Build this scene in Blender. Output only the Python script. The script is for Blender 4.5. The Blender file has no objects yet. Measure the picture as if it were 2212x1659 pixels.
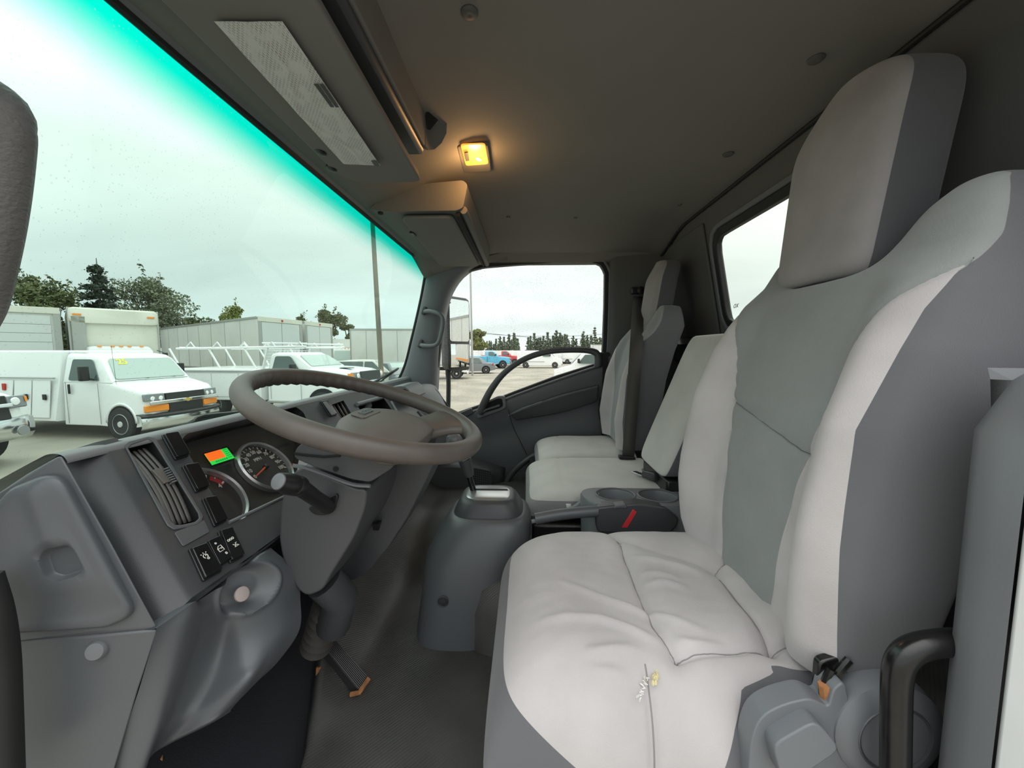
import bpy, bmesh, math, random
from mathutils import Vector, Matrix, noise as mnoise
import numpy as np
random.seed(7)
C = bpy.context.scene.collection
SC = bpy.context.scene
PI = math.pi
# ---------------------------------------------------------------- camera, sky, exposure
# Cab axes: X across the cab from the driver's door to the passenger door, Y forward, Z up; the lens is the origin.
W_, H_, F_ = 2212.0, 1659.0, 831.0
YAW, PITCH = math.radians(2.1), math.radians(-5.0)
FW = Vector((math.cos(PITCH)*math.cos(YAW), math.cos(PITCH)*math.sin(YAW), math.sin(PITCH)))
RT = Vector((math.sin(YAW), -math.cos(YAW), 0))
UP = RT.cross(FW)
cam_data = bpy.data.cameras.new('camera')
cam_data.sensor_fit = 'HORIZONTAL'; cam_data.sensor_width = 36.0
cam_data.lens = 36.0*F_/W_; cam_data.clip_start = 0.02; cam_data.clip_end = 900
cam = bpy.data.objects.new('camera', cam_data); C.objects.link(cam)
M_ = Matrix((RT, UP, -FW)).transposed()
cam.rotation_euler = M_.to_euler(); cam.location = (0, 0, 0)
SC.camera = cam
SC.view_settings.view_transform = 'Standard'; SC.view_settings.look = 'None'
SC.view_settings.gamma = 1.0; SC.view_settings.use_curve_mapping = False
SC.view_settings.exposure = EXPOSURE = 0.35
SC.cycles.max_bounces = 10; SC.cycles.diffuse_bounces = 6; SC.cycles.transparent_max_bounces = 24
SC.cycles.sample_clamp_indirect = 6.0

SKY = 1.0
def make_world():
    w = bpy.data.worlds.new('overcast_sky'); SC.world = w; w.use_nodes = True
    nt = w.node_tree; nt.nodes.clear(); N = nt.nodes.new; L = nt.links.new
    out = N('ShaderNodeOutputWorld'); bg = N('ShaderNodeBackground'); L(bg.outputs[0], out.inputs[0])
    tc = N('ShaderNodeTexCoord'); sep = N('ShaderNodeSeparateXYZ'); L(tc.outputs['Generated'], sep.inputs[0])
    # overcast luminance rises from the horizon to the zenith
    r = N('ShaderNodeValToRGB'); L(sep.outputs[2], r.inputs[0])
    cr = r.color_ramp; cr.elements[0].position = 0.0; cr.elements[0].color = (.42, .45, .46, 1)
    cr.elements[1].position = 1.0; cr.elements[1].color = (1.30, 1.30, 1.28, 1)
    for p, c in ((.05, (.39, .43, .435, 1)), (.16, (.40, .435, .435, 1)), (.34, (.47, .49, .48, 1)), (.6, (.88, .89, .88, 1))):
        e = cr.elements.new(p); e.color = c
    # stratus bands: noise on the direction flattened towards the horizon
    add = N('ShaderNodeMath'); add.operation = 'ADD'; L(sep.outputs[2], add.inputs[0]); add.inputs[1].default_value = .22
    dx = N('ShaderNodeMath'); dx.operation = 'DIVIDE'; L(sep.outputs[0], dx.inputs[0]); L(add.outputs[0], dx.inputs[1])
    dy = N('ShaderNodeMath'); dy.operation = 'DIVIDE'; L(sep.outputs[1], dy.inputs[0]); L(add.outputs[0], dy.inputs[1])
    cmb = N('ShaderNodeCombineXYZ'); L(dx.outputs[0], cmb.inputs[0]); L(dy.outputs[0], cmb.inputs[1])
    mp = N('ShaderNodeMapping'); mp.inputs['Scale'].default_value = (1.1, .5, 1); mp.inputs['Rotation'].default_value = (0, 0, .5); L(cmb.outputs[0], mp.inputs[0])
    nz = N('ShaderNodeTexNoise'); nz.inputs['Scale'].default_value = .8; nz.inputs['Detail'].default_value = 6; nz.inputs['Roughness'].default_value = .5; L(mp.outputs[0], nz.inputs[0])
    mr = N('ShaderNodeMapRange'); L(nz.outputs[0], mr.inputs[0]); mr.inputs[1].default_value = .3; mr.inputs[2].default_value = .7
    mr.inputs[3].default_value = .84; mr.inputs[4].default_value = 1.16
    mx = N('ShaderNodeMixRGB'); mx.blend_type = 'MULTIPLY'; mx.inputs[0].default_value = 1; L(r.outputs[0], mx.inputs[1]); L(mr.outputs[0], mx.inputs[2])
    L(mx.outputs[0], bg.inputs[0]); bg.inputs[1].default_value = SKYSTR
SKYSTR = 2.2
make_world()

# ---------------------------------------------------------------- helpers
def V(*a): return Vector(a)
def P(u, v, X=None, Y=None, Z=None):
    """Point of the cab (or of the yard) on the sight line through pixel u, v and the given cab plane."""
    d = FW + RT*((u-W_/2)/F_) - UP*((v-H_/2)/F_)
    t = X/d.x if X is not None else (Y/d.y if Y is not None else Z/d.z)
    return d*t
def PP(u, v, p0, n):
    d = FW + RT*((u-W_/2)/F_) - UP*((v-H_/2)/F_)
    return d*(p0.dot(n)/d.dot(n))
def lerp(a, b, t): return a+(b-a)*t
def smooth(t): t = max(0., min(1., t)); return t*t*(3-2*t)
def catmull(pts, n, closed=False):
    pts = [Vector(p) for p in pts]; m = len(pts); out = []
    segs = m if closed else m-1
    for k in range(n if closed else n+1):
        t = k/n*segs; i = min(int(t), segs-1); f = t-i
        if closed: a, b, c, d = pts[(i-1) % m], pts[i % m], pts[(i+1) % m], pts[(i+2) % m]
        else:
            b, c = pts[i], pts[i+1]; a = pts[i-1] if i > 0 else b*2-c; d = pts[i+2] if i+2 < m else c*2-b
        out.append(.5*((2*b)+(c-a)*f+(2*a-5*b+4*c-d)*f*f+(3*b-a-3*c+d)*f**3))
    return out
def rpoly(pts, r, n=4):
    """polygon with rounded corners; r a number or one per corner"""
    pts = [Vector(p) for p in pts]; m = len(pts); out = []
    for i in range(m):
        a, b, c = pts[i-1], pts[i], pts[(i+1) % m]; rr = r[i] if isinstance(r, (list, tuple)) else r
        if rr <= 0: out.append(b); continue
        d1, d2 = a-b, c-b; k1 = min(rr, d1.length*.48); k2 = min(rr, d2.length*.48)
        p, q = b+d1.normalized()*k1, b+d2.normalized()*k2
        for j in range(n+1):
            t = j/n; out.append(p*(1-t)**2+b*2*t*(1-t)+q*t*t)
    return out
def resample(pts, n):
    pts = [Vector(p) for p in pts]; m = len(pts)
    L = [0]
    for i in range(m): L.append(L[-1]+(pts[(i+1) % m]-pts[i]).length)
    out = []; j = 0
    for k in range(n):
        s = L[-1]*k/n
        while L[j+1] < s: j += 1
        t = (s-L[j])/max(1e-9, L[j+1]-L[j]); out.append(pts[j].lerp(pts[(j+1) % m], t))
    return out

class MB:
    def __init__(s): s.v = []; s.f = []
    def add(s, vs, fs):
        o = len(s.v); s.v += [Vector(p) for p in vs]; s.f += [tuple(i+o for i in f) for f in fs]; return s
    def poly(s, pts): return s.add(pts, [tuple(range(len(pts)))])
    def box(s, c, d):
        x, y, z = c; a, b, h = d[0]/2, d[1]/2, d[2]/2
        vs = [(x+i*a, y+j*b, z+k*h) for i in (-1, 1) for j in (-1, 1) for k in (-1, 1)]
        return s.add(vs, [(0, 1, 3, 2), (4, 6, 7, 5), (0, 4, 5, 1), (2, 3, 7, 6), (0, 2, 6, 4), (1, 5, 7, 3)])
    def obox(s, c, ax, ay, az):
        c = Vector(c)
        vs = [c+ax*i+ay*j+az*k for i in (-1, 1) for j in (-1, 1) for k in (-1, 1)]
        return s.add(vs, [(0, 1, 3, 2), (4, 6, 7, 5), (0, 4, 5, 1), (2, 3, 7, 6), (0, 2, 6, 4), (1, 5, 7, 3)])
    def prism(s, pts, vec, caps=True):
        n = len(pts); vec = Vector(vec); pts = [Vector(p) for p in pts]
        fs = [(i, (i+1) % n, n+(i+1) % n, n+i) for i in range(n)]
        if caps: fs += [tuple(range(n))[::-1], tuple(range(n, 2*n))]
        return s.add(pts+[p+vec for p in pts], fs)
    def ringprism(s, outer, inner, vec):
        """a flat frame: outer and inner outlines resampled to the same count, extruded"""
        n = len(outer); vec = Vector(vec); o = [Vector(p) for p in outer]; i_ = [Vector(p) for p in inner]
        vs = o+i_+[p+vec for p in o]+[p+vec for p in i_]; fs = []
        for k in range(n):
            j = (k+1) % n
            fs += [(k, j, n+j, n+k), (2*n+k, 3*n+k, 3*n+j, 2*n+j), (k, 2*n+k, 2*n+j, j), (n+k, n+j, 3*n+j, 3*n+k)]
        return s.add(vs, fs)
    def grid(s, rows, cu=False, cv=False):
        n, m = len(rows), len(rows[0]); fs = []
        for i in range(n if cu else n-1):
            for j in range(m if cv else m-1):
                fs.append((i*m+j, i*m+(j+1) % m, ((i+1) % n)*m+(j+1) % m, ((i+1) % n)*m+j))
        return s.add([p for r in rows for p in r], fs)
    def loft(s, rings, caps=True):
        m = len(rings[0]); o = len(s.v); s.grid(rings, cv=True)
        if caps: s.f += [tuple(range(o, o+m))[::-1], tuple(range(len(s.v)-m, len(s.v)))]
        return s
    def tube(s, path, r, n=10, caps=True, closed=False, flat=1.0):
        path = [Vector(p) for p in path]; m = len(path); rings = []; nrm = None
        for i in range(m):
            if closed: t = path[(i+1) % m]-path[i-1]
            else: t = path[min(i+1, m-1)]-path[max(i-1, 0)]
            t.normalize()
            if nrm is None: nrm = (Vector((0, 0, 1)) if abs(t.z) < .9 else Vector((1, 0, 0)))
            nrm = (nrm-t*nrm.dot(t)).normalized(); b = t.cross(nrm); rr = r[i] if isinstance(r, (list, tuple)) else r
            rings.append([path[i]+(nrm*math.cos(2*PI*k/n)*flat+b*math.sin(2*PI*k/n))*rr for k in range(n)])
        if closed: return s.grid(rings, cu=True, cv=True)
        return s.loft(rings, caps)
    def lathe(s, c, axis, prof, n=24, capa=True, capb=True):
        c = Vector(c); a = Vector(axis).normalized(); u = a.orthogonal().normalized(); w = a.cross(u)
        rings = [[c+a*h+(u*math.cos(2*PI*k/n)+w*math.sin(2*PI*k/n))*max(r, 1e-5) for k in range(n)] for r, h in prof]
        m = n; o = len(s.v); s.grid(rings, cv=True)
        if capa: s.f.append(tuple(range(o, o+m))[::-1])
        if capb: s.f.append(tuple(range(len(s.v)-m, len(s.v))))
        return s
    def build(s, name, mat, parent=None, bevel=0, seg=2, sub=0, flat=False, angle=38, solid=0):
        o0 = Vector((0, 0, 0)); p = parent
        while p is not None: o0 += p.location; p = p.parent
        me = bpy.data.meshes.new(name)
        me.from_pydata([tuple(q-o0) for q in s.v], [], s.f); me.validate()
        bm = bmesh.new(); bm.from_mesh(me); bmesh.ops.remove_doubles(bm, verts=bm.verts, dist=1e-6); bmesh.ops.recalc_face_normals(bm, faces=bm.faces); bm.to_mesh(me); bm.free()
        if not flat:
            me.polygons.foreach_set('use_smooth', [True]*len(me.polygons)); me.set_sharp_from_angle(angle=math.radians(angle))
        if mat: me.materials.append(mat)
        o = bpy.data.objects.new(name, me); C.objects.link(o)
        if parent is not None: o.parent = parent
        if solid:
            m = o.modifiers.new('thick', 'SOLIDIFY'); m.thickness = solid; m.offset = -1
        if bevel:
            m = o.modifiers.new('edge', 'BEVEL'); m.width = bevel; m.segments = seg; m.limit_method = 'ANGLE'; m.angle_limit = math.radians(35); m.harden_normals = False
        if sub:
            m = o.modifiers.new('sub', 'SUBSURF'); m.levels = m.render_levels = sub
        return o
def tag(o, label, cat, group=None):
    o['label'] = label; o['category'] = cat
    if group: o['group'] = group
    return o
def thing(name, label, cat, loc=(0, 0, 0), group=None):
    o = bpy.data.objects.new(name, None); C.objects.link(o); o.location = loc; o.empty_display_size = .05
    return tag(o, label, cat, group)
def struct(o): o['kind'] = 'structure'; return o
def copy_tree(o, parent=None):
    c = o.copy(); C.objects.link(c); c.parent = parent
    for ch in list(o.children): copy_tree(ch, c)
    return c
def txt(s, size, mat, origin, xdir, ydir, name='lettering', parent=None, depth=.0004, align='CENTER', bold=False):
    cu = bpy.data.curves.new(name, 'FONT'); cu.body = s; cu.size = size; cu.align_x = align; cu.align_y = 'CENTER'; cu.extrude = depth
    if bold: cu.offset = size*.025
    to = bpy.data.objects.new(name, cu)
    dg = bpy.context.evaluated_depsgraph_get(); C.objects.link(to); dg.update()
    me = bpy.data.meshes.new_from_object(to.evaluated_get(bpy.context.evaluated_depsgraph_get())); C.objects.unlink(to); bpy.data.objects.remove(to)
    x = Vector(xdir).normalized(); y = Vector(ydir); y = (y-x*y.dot(x)).normalized(); z = x.cross(y)
    o0 = Vector((0, 0, 0)); p = parent
    while p is not None: o0 += p.location; p = p.parent
    for v in me.vertices: v.co = Vector(origin)+x*v.co.x+y*v.co.y+z*v.co.z-o0
    me.materials.clear(); me.materials.append(mat)
    o = bpy.data.objects.new(name, me); C.objects.link(o)
    if parent is not None: o.parent = parent
    return o

# ---------------------------------------------------------------- materials
def s2l(c):
    return tuple((x/255/12.92 if x/255 <= .04045 else ((x/255+.055)/1.055)**2.4) for x in c)
def mat(name, col, rough=.6, metal=0., spec=.5, bump=0, bscale=400, bdetail=3, vary=0, vscale=8, coat=0, emit=None, estr=0, sheen=0, stretch=None):
    m = bpy.data.materials.new(name); m.use_nodes = True; nt = m.node_tree; b = nt.nodes['Principled BSDF']; N = nt.nodes.new; L = nt.links.new
    b.inputs['Base Color'].default_value = (*col, 1); b.inputs['Roughness'].default_value = rough; b.inputs['Metallic'].default_value = metal
    b.inputs['Specular IOR Level'].default_value = spec; b.inputs['Coat Weight'].default_value = coat
    if sheen: b.inputs['Sheen Weight'].default_value = sheen; b.inputs['Sheen Roughness'].default_value = .6
    if emit: b.inputs['Emission Color'].default_value = (*emit, 1); b.inputs['Emission Strength'].default_value = estr
    tc = None
    if bump or vary:
        tc = N('ShaderNodeTexCoord'); src = tc.outputs['Object']
        if stretch:
            mp = N('ShaderNodeMapping'); mp.inputs['Scale'].default_value = stretch; L(src, mp.inputs[0]); src = mp.outputs[0]
    if bump:
        n = N('ShaderNodeTexNoise'); n.inputs['Scale'].default_value = bscale; n.inputs['Detail'].default_value = bdetail; L(src, n.inputs[0])
        bp = N('ShaderNodeBump'); bp.inputs['Strength'].default_value = bump; bp.inputs['Distance'].default_value = .002; L(n.outputs[0], bp.inputs['Height']); L(bp.outputs[0], b.inputs['Normal'])
    if vary:
        n2 = N('ShaderNodeTexNoise'); n2.inputs['Scale'].default_value = vscale; n2.inputs['Detail'].default_value = 5; L(src, n2.inputs[0])
        mr = N('ShaderNodeMapRange'); L(n2.outputs[0], mr.inputs[0]); mr.inputs[1].default_value = .3; mr.inputs[2].default_value = .7; mr.inputs[3].default_value = 1-vary; mr.inputs[4].default_value = 1+vary
        mx = N('ShaderNodeMixRGB'); mx.blend_type = 'MULTIPLY'; mx.inputs[0].default_value = 1; mx.inputs[1].default_value = (*col, 1); L(mr.outputs[0], mx.inputs[2]); L(mx.outputs[0], b.inputs['Base Color'])
    return m
def glassmat(name, tint, refl=.06, zgrad=None, drops=0, dscale=120):
    """thin glazing: tinted see-through with a weak mirror reflection; optional shade band baked into the glass, and rain drops"""
    m = bpy.data.materials.new(name); m.use_nodes = True; nt = m.node_tree; nt.nodes.clear(); N = nt.nodes.new; L = nt.links.new
    out = N('ShaderNodeOutputMaterial'); tr = N('ShaderNodeBsdfTransparent'); gl = N('ShaderNodeBsdfGlossy'); gl.inputs['Roughness'].default_value = .02
    mix = N('ShaderNodeMixShader'); L(tr.outputs[0], mix.inputs[1]); L(gl.outputs[0], mix.inputs[2]); L(mix.outputs[0], out.inputs[0])
    lw = N('ShaderNodeLayerWeight'); lw.inputs[0].default_value = .35
    mr = N('ShaderNodeMapRange'); L(lw.outputs['Fresnel'], mr.inputs[0]); mr.inputs[3].default_value = refl*.6; mr.inputs[4].default_value = refl*3; L(mr.outputs[0], mix.inputs[0])
    tc = N('ShaderNodeTexCoord'); col = None
    tr.inputs[0].default_value = (*tint, 1)
    if zgrad:
        sep = N('ShaderNodeSeparateXYZ'); L(tc.outputs['Object'], sep.inputs[0])
        ramp = N('ShaderNodeValToRGB'); m2 = N('ShaderNodeMapRange'); L(sep.outputs[2], m2.inputs[0]); m2.inputs[1].default_value = zgrad[0]; m2.inputs[2].default_value = zgrad[1]; L(m2.outputs[0], ramp.inputs[0])
        cr = ramp.color_ramp; cr.elements[0].color = (*tint, 1); cr.elements[1].color = (*zgrad[2], 1); cr.interpolation = 'EASE'
        col = ramp.outputs[0]
    if drops:
        v = N('ShaderNodeTexVoronoi'); v.inputs['Scale'].default_value = dscale; L(tc.outputs['Object'], v.inputs[0])
        n = N('ShaderNodeTexNoise'); n.inputs['Scale'].default_value = 9; L(tc.outputs['Object'], n.inputs[0])
        c1 = N('ShaderNodeMath'); c1.operation = 'MULTIPLY'; c1.inputs[1].default_value = .34; L(n.outputs[0], c1.inputs[0])
        c2 = N('ShaderNodeMath'); c2.operation = 'LESS_THAN'; L(v.outputs['Distance'], c2.inputs[0]); L(c1.outputs[0], c2.inputs[1])
        wn = N('ShaderNodeMath'); wn.operation = 'GREATER_THAN'; wn.inputs[1].default_value = .40; sp = N('ShaderNodeSeparateColor'); L(v.outputs['Color'], sp.inputs[0]); L(sp.outputs[0], wn.inputs[0])
        c3 = N('ShaderNodeMath'); c3.operation = 'MULTIPLY'; L(c2.outputs[0], c3.inputs[0]); L(wn.outputs[0], c3.inputs[1])
        c4 = N('ShaderNodeMath'); c4.operation = 'MULTIPLY'; c4.inputs[1].default_value = drops; L(c3.outputs[0], c4.inputs[0])
        mx = N('ShaderNodeMixRGB'); L(c4.outputs[0], mx.inputs[0]); mx.inputs[2].default_value = (.25, .27, .27, 1)
        if col: L(col, mx.inputs[1])
        else: mx.inputs[1].default_value = (*tint, 1)
        col = mx.outputs[0]
    if col: L(col, tr.inputs[0])
    return m
M = {}
M['plastic'] = mat('grey_dash_plastic', (.080, .087, .095), .38, bump=.12, bscale=900)
M['plastic_dark'] = mat('dark_grey_dash_plastic', (.046, .049, .054), .42, bump=.12, bscale=900)
M['plastic_light'] = mat('light_grey_console_plastic', (.118, .124, .132), .42, bump=.1, bscale=900)
M['plastic_mid'] = mat('seat_trim_plastic', (.15, .16, .175), .42, bump=.06, bscale=700)
M['door'] = mat('door_panel_plastic', (.080, .086, .094), .42, bump=.15, bscale=700)
M['black'] = mat('black_plastic', (.012, .012, .013), .35, bump=.05, bscale=900)
M['black_gloss'] = mat('black_gloss_plastic', (.008, .008, .009), .18)
M['rubber'] = mat('black_rubber', (.014, .014, .014), .65)
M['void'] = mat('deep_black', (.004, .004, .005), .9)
M['leather'] = mat('worn_urethane_rim', (.088, .074, .066), .48, bump=.1, bscale=500, vary=.18, vscale=14)
M['leather_pad'] = mat('urethane_pad', (.115, .100, .092), .55, bump=.15, bscale=500, vary=.1, vscale=10)
M['headliner'] = mat('vinyl_headliner', (.165, .160, .148), .85, bump=.1, bscale=300, vary=.06, vscale=3)
M['visor'] = mat('visor_vinyl', (.140, .137, .130), .8, bump=.08, bscale=400)
M['plastic_top'] = mat('dash_top_plastic', (.17, .18, .19), .42, bump=.1, bscale=900)
M['vent_vane'] = mat('vent_vane_plastic', (.10, .095, .09), .5)
M['trim'] = mat('pillar_plastic', (.14, .148, .158), .5, bump=.1, bscale=700)
M['wallfab'] = mat('rear_wall_trim', (.105, .106, .103), .9, bump=.2, bscale=600)
M['floor'] = mat('floor_vinyl', (.058, .057, .054), .45, bump=.2, bscale=350, vary=.3, vscale=6)
def ribs(m, scale=260, strength=.5):
    """moulded pin ribs of the rubber flooring"""
    nt = m.node_tree; N = nt.nodes.new; L = nt.links.new; b = nt.nodes['Principled BSDF']; tc = N('ShaderNodeTexCoord'); w = N('ShaderNodeTexWave'); w.wave_type = 'BANDS'; w.bands_direction = 'DIAGONAL'; w.inputs['Scale'].default_value = scale/6.28; L(tc.outputs['Object'], w.inputs[0])
    bp = N('ShaderNodeBump'); bp.inputs['Strength'].default_value = strength; bp.inputs['Distance'].default_value = .002; L(w.outputs['Fac'], bp.inputs['Height'])
    old = b.inputs['Normal'].links[0].from_socket if b.inputs['Normal'].links else None
    if old: L(old, bp.inputs['Normal'])
    L(bp.outputs[0], b.inputs['Normal'])
ribs(M['floor'], 430, .22)
M['seat_light'] = mat('light_seat_fabric', (.445, .415, .418), .92, bump=.3, bscale=650, vary=.12, vscale=6, sheen=.25)
M['seat_insert'] = mat('seat_insert_fabric', (.235, .25, .245), .92, bump=.35, bscale=420, vary=.07, vscale=9, sheen=.2)
M['seat_side'] = mat('grey_seat_side_fabric', (.105, .107, .117), .93, bump=.25, bscale=600, vary=.05, sheen=.2)
M['seat_grey'] = mat('mid_grey_seat_fabric', (.50, .49, .475), .92, bump=.22, bscale=700, vary=.08, vscale=8, sheen=.2)
M['webbing'] = mat('seat_belt_webbing', (.055, .05, .045), .75, bump=.3, bscale=900)
M['steel_black'] = mat('worn_black_paint', (.008, .008, .008), .25, vary=.3, vscale=60, bump=.06, bscale=120)
M['rust'] = mat('rusty_steel', (.30, .13, .05), .85, vary=.4, vscale=60, bump=.5, bscale=200)
M['chrome'] = mat('chrome', (.75, .76, .77), .12, 1.0)
M['silver'] = mat('satin_silver', (.5, .5, .5), .3, .8)
M['white_paint'] = mat('white_vehicle_paint', (.80, .81, .81), .22, coat=.4)
M['white_print'] = mat('white_print', (.75, .75, .75), .6)
M['red'] = mat('red_plastic', (.55, .03, .04), .4)
# ---------------------------------------------------------------- cab shell
XL, XR = .36, 2.10            # driver's and passenger's side planes
FLOOR_Z = -.85
def back_y(z): return -.69-.20*(.571-z)
def ws_y(z): return .535+.302*(.446-z)          # windscreen plane
def ws_pt(x, z, off=0):
    b = .006*max(0, (abs(x-1.23)-.45)/.45)**2
    return Vector((x, ws_y(z)-b+off, z))
# headliner with its moulded curve down to the windscreen header and the doors
def ceil_z(x, y):
    z = .571
    if y > .10: z -= .125*smooth((y-.10)/.45)**1.15 if y < .55 else .125
    if x > 1.75: z -= .075*smooth((x-1.75)/.36)
    if x < .60: z -= .05*smooth((.60-x)/.24)*(1-smooth((y-.05)/.2))
    if y < -.60: z -= .02*smooth((-.60-y)/.09)
    return z
ys = [-.692, -.68, -.66, -.63, -.6, -.5, -.3, -.1, .05, .1]+[.1+.0435*k for k in range(1, 11)]
xs = [.345, .37, .40, .44, .48, .52, .56, .60]+[.6+.115*k for k in range(1, 11)]+[1.78, 1.82, 1.86, 1.9, 1.94, 1.98, 2.02, 2.06, 2.10, 2.14]
cl = MB().grid([[(x, y, ceil_z(x, y)) for y in ys] for x in xs])
M['clip'] = mat('dark_trim_clip', (.075, .075, .074), .6)
ceiling = struct(cl.build('ceiling', M['headliner'], solid=-.03, angle=60))
for (u, v) in ((1014, 25), (1763, 126), (1573, 332), (1468, 441), (1098, 468), (1366, 513), (1243, 470)):
    p = P(u, v, Z=.571); r = .015 if u in (1014, 1763, 1573) else .008
    MB().lathe((p.x, p.y, .5705), (0, 0, -1), [(r, 0), (r, .002), (r*.8, .0045), (r*.25, .005), (.0001, .004)], 16).build('trim_clip', M['clip'], ceiling)
# seam strip where the headliner meets the rear wall
MB().tube([(x, -.688, ceil_z(x, -.692)-.004) for x in [.36+.087*k for k in range(21)]], .006, 8).build('seam_welt', M['rubber'], ceiling)

# rear wall with the window opening
def wall_pt(x, z, off=0): return Vector((x, back_y(z)+off, z))
RWX0, RWX1, RWZ0, RWZ1 = .90, 1.545, .095, .435
def rw_loop(g):
    pts = rpoly([(RWX1+g, 0, RWZ1+g), (RWX0-g, 0, RWZ1+g), (RWX0-g, 0, RWZ0-g), (RWX1+g, 0, RWZ0-g)], .06+g, 6)
    return resample(pts, 56)
def on_wall(p, off): return wall_pt(p.x, p.z, off)
inner = rw_loop(.012); c0 = Vector(((RWX0+RWX1)/2, 0, (RWZ0+RWZ1)/2))
outer = []
for p in inner:
    d = p-c0; t = min((( (XR+.04) if d.x > 0 else XL-.02)-c0.x)/d.x if abs(d.x) > 1e-6 else 9, ((.575 if d.z > 0 else -.95)-c0.z)/d.z if abs(d.z) > 1e-6 else 9)
    outer.append(c0+d*t)
rows = [[on_wall(o.lerp(i, k/4), 0) for o, i in zip(outer, inner)] for k in range(5)]
rows.append([on_wall(p, -.03) for p in inner])
wb = MB().grid(rows, cv=True)
for cx, cz in ((XL-.02, .575), (XR+.04, .575), (XL-.02, -.95), (XR+.04, -.95)):       # fill the corners the radial fan leaves
    ks = sorted(range(len(outer)), key=lambda k: (outer[k]-Vector((cx, 0, cz))).length)[:2]
    wb.add([on_wall(outer[ks[0]], 0), on_wall(outer[ks[1]], 0), wall_pt(cx, cz)], [(0, 1, 2)])
wall_rear = struct(wb.build('wall_rear', M['wallfab'], solid=-.02))
# pressed panel step of the rear wall beside the window, and the lower ledge
MB().prism([wall_pt(x, z) for x, z in ((1.60, .50), (2.08, .50), (2.08, .06), (1.60, .06))], (0, .012, .002)).build('trim_pad', M['wallfab'], wall_rear, bevel=.01, seg=3)
MB().prism([wall_pt(x, z) for x, z in ((.40, .03), (2.1, .03), (2.1, -.06), (.40, -.06))], (0, .045, 0)).build('ledge', M['plastic_dark'], wall_rear, bevel=.012, seg=3)
MB().prism([wall_pt(.36, -.10, .012), wall_pt(1.12, -.10, .012), wall_pt(1.12, -.92, .012), wall_pt(.36, -.92, .012)], (0, .006, 0)).build('wall_shade_sheet', mat('wall_shade_black', (.012, .012, .014), .95, bump=.5, bscale=250), wall_rear)  # near-black sheet, painted shade on the wall behind the driver's seat
win3 = struct(MB().poly([on_wall(p, -.012) for p in rw_loop(0.004)]).build('window_3', glassmat('rear_glass', (.78, .81, .74), .02), flat=True))
g1 = MB()
g1.ringprism([on_wall(p, .006) for p in rw_loop(.016)], [on_wall(p, .006) for p in rw_loop(-.012)], (0, -.022, 0))
g1.build('gasket', M['rubber'], win3, bevel=.004)
g2 = MB().ringprism([on_wall(p, .010) for p in rw_loop(.034)], [on_wall(p, .010) for p in rw_loop(.016)], (0, -.012, 0))
g2.build('window_frame', M['trim'], win3, bevel=.004)
pm = P(1592, 661, Y=-.785)
txt('XO', .022, M['plastic_light'], (pm.x, back_y(pm.z)-.010, pm.z), (1, 0, 0), (0, -.2, 1), 'glass_mark', win3)

# windscreen
zs = [-.46+.0755*k for k in range(13)]
wsr = [[ws_pt(x, z) for z in zs] for x in [.22+.1195*k for k in range(17)]]
win1 = struct(MB().grid(wsr).build('window_1', glassmat('windscreen_glass', (.62, .755, .69), .018, zgrad=(.340, .428, (.0, .52, .385)), drops=.22, dscale=170)))
MB().tube([ws_pt(x, .444, -.006) for x in [.25+.0905*k for k in range(21)]], .0075, 8).build('gasket', M['rubber'], win1)
# header trim under the headliner along the top of the glass
hd = MB()
prof = [(.532, .449), (.522, .452), (.510, .462), (.497, .463), (.492, .470), (.470, .487), (.440, .503), (.41, .520)]
hd.grid([[(x, y, z-.004-(.05*smooth((x-1.9)/.2) if y < .5 else 0)*.4) for y, z in prof] for x in [.33, .6, .9, 1.2, 1.5, 1.8, 1.95, 2.08]])
struct(hd.build('trim_1', M['trim'], solid=.004))

# passenger A pillar: windscreen edge, inner bulge, door edge
def pil(front, rear, name):
    rows = []
    for (a, b) in zip(front, rear):
        pa, pb = P(*a, X=2.055), P(*b, X=2.085)
        rows.append([pa+V(.05, .02, 0), pa, pa.lerp(pb, .12)+V(-.028, 0, 0), pa.lerp(pb, .5)+V(-.042, 0, 0), pa.lerp(pb, .86)+V(-.034, 0, 0), pb+V(-.004, 0, 0), pb+V(.06, 0, 0)])
    R = []
    cols = [catmull([r[j] for r in rows], 24) for j in range(7)]
    for i in range(25): R.append(catmull([c[i] for c in cols], 18))
    return MB().grid(R).build(name, M['trim'], angle=70)
fr = [(930, 545), (921, 590), (912, 640), (901, 690), (889, 740), (876, 790), (858, 826), (832, 842)]
rr = [(1060, 560), (1005, 590), (975, 630), (960, 680), (951, 730), (946, 780), (943, 830), (940, 880)]
trim2 = struct(pil(fr, rr, 'trim_2'))
MB().tube([P(u, v, X=2.055)+V(.0, .004, 0) for u, v in catmull([(x, y, 0) for x, y in fr], 30) for u, v in [(u, v)]] if False else [P(q.x-2, q.y, X=2.05) for q in catmull([(x, y, 0) for x, y in fr], 30)], .007, 8).build('gasket', M['rubber'], trim2)
gh = thing('grab_rail', 'grey plastic grab handle on the windscreen pillar near the passenger mirror', 'handle', (2.0, .51, .11))
pth = [P(914, 674, X=2.03), P(926, 672, X=1.99), P(945, 676, X=1.965), P(955, 684, X=1.96), P(957, 700, X=1.96), P(953, 722, X=1.96), P(947, 740, X=1.965), P(936, 747, X=1.975), P(918, 747, X=1.99), P(906, 744, X=2.03)]
MB().tube(catmull(pth, 40), .0115, 12).build('grip', M['plastic_light'], gh)
for q in ((916, 671), (908, 742)):
    p = P(*q, X=2.018); MB().obox(p, V(.012, 0, 0), V(0, .010, .003), V(0, -.006, .021)).build('mount', M['plastic_dark'], gh, bevel=.006, seg=3)

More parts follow.
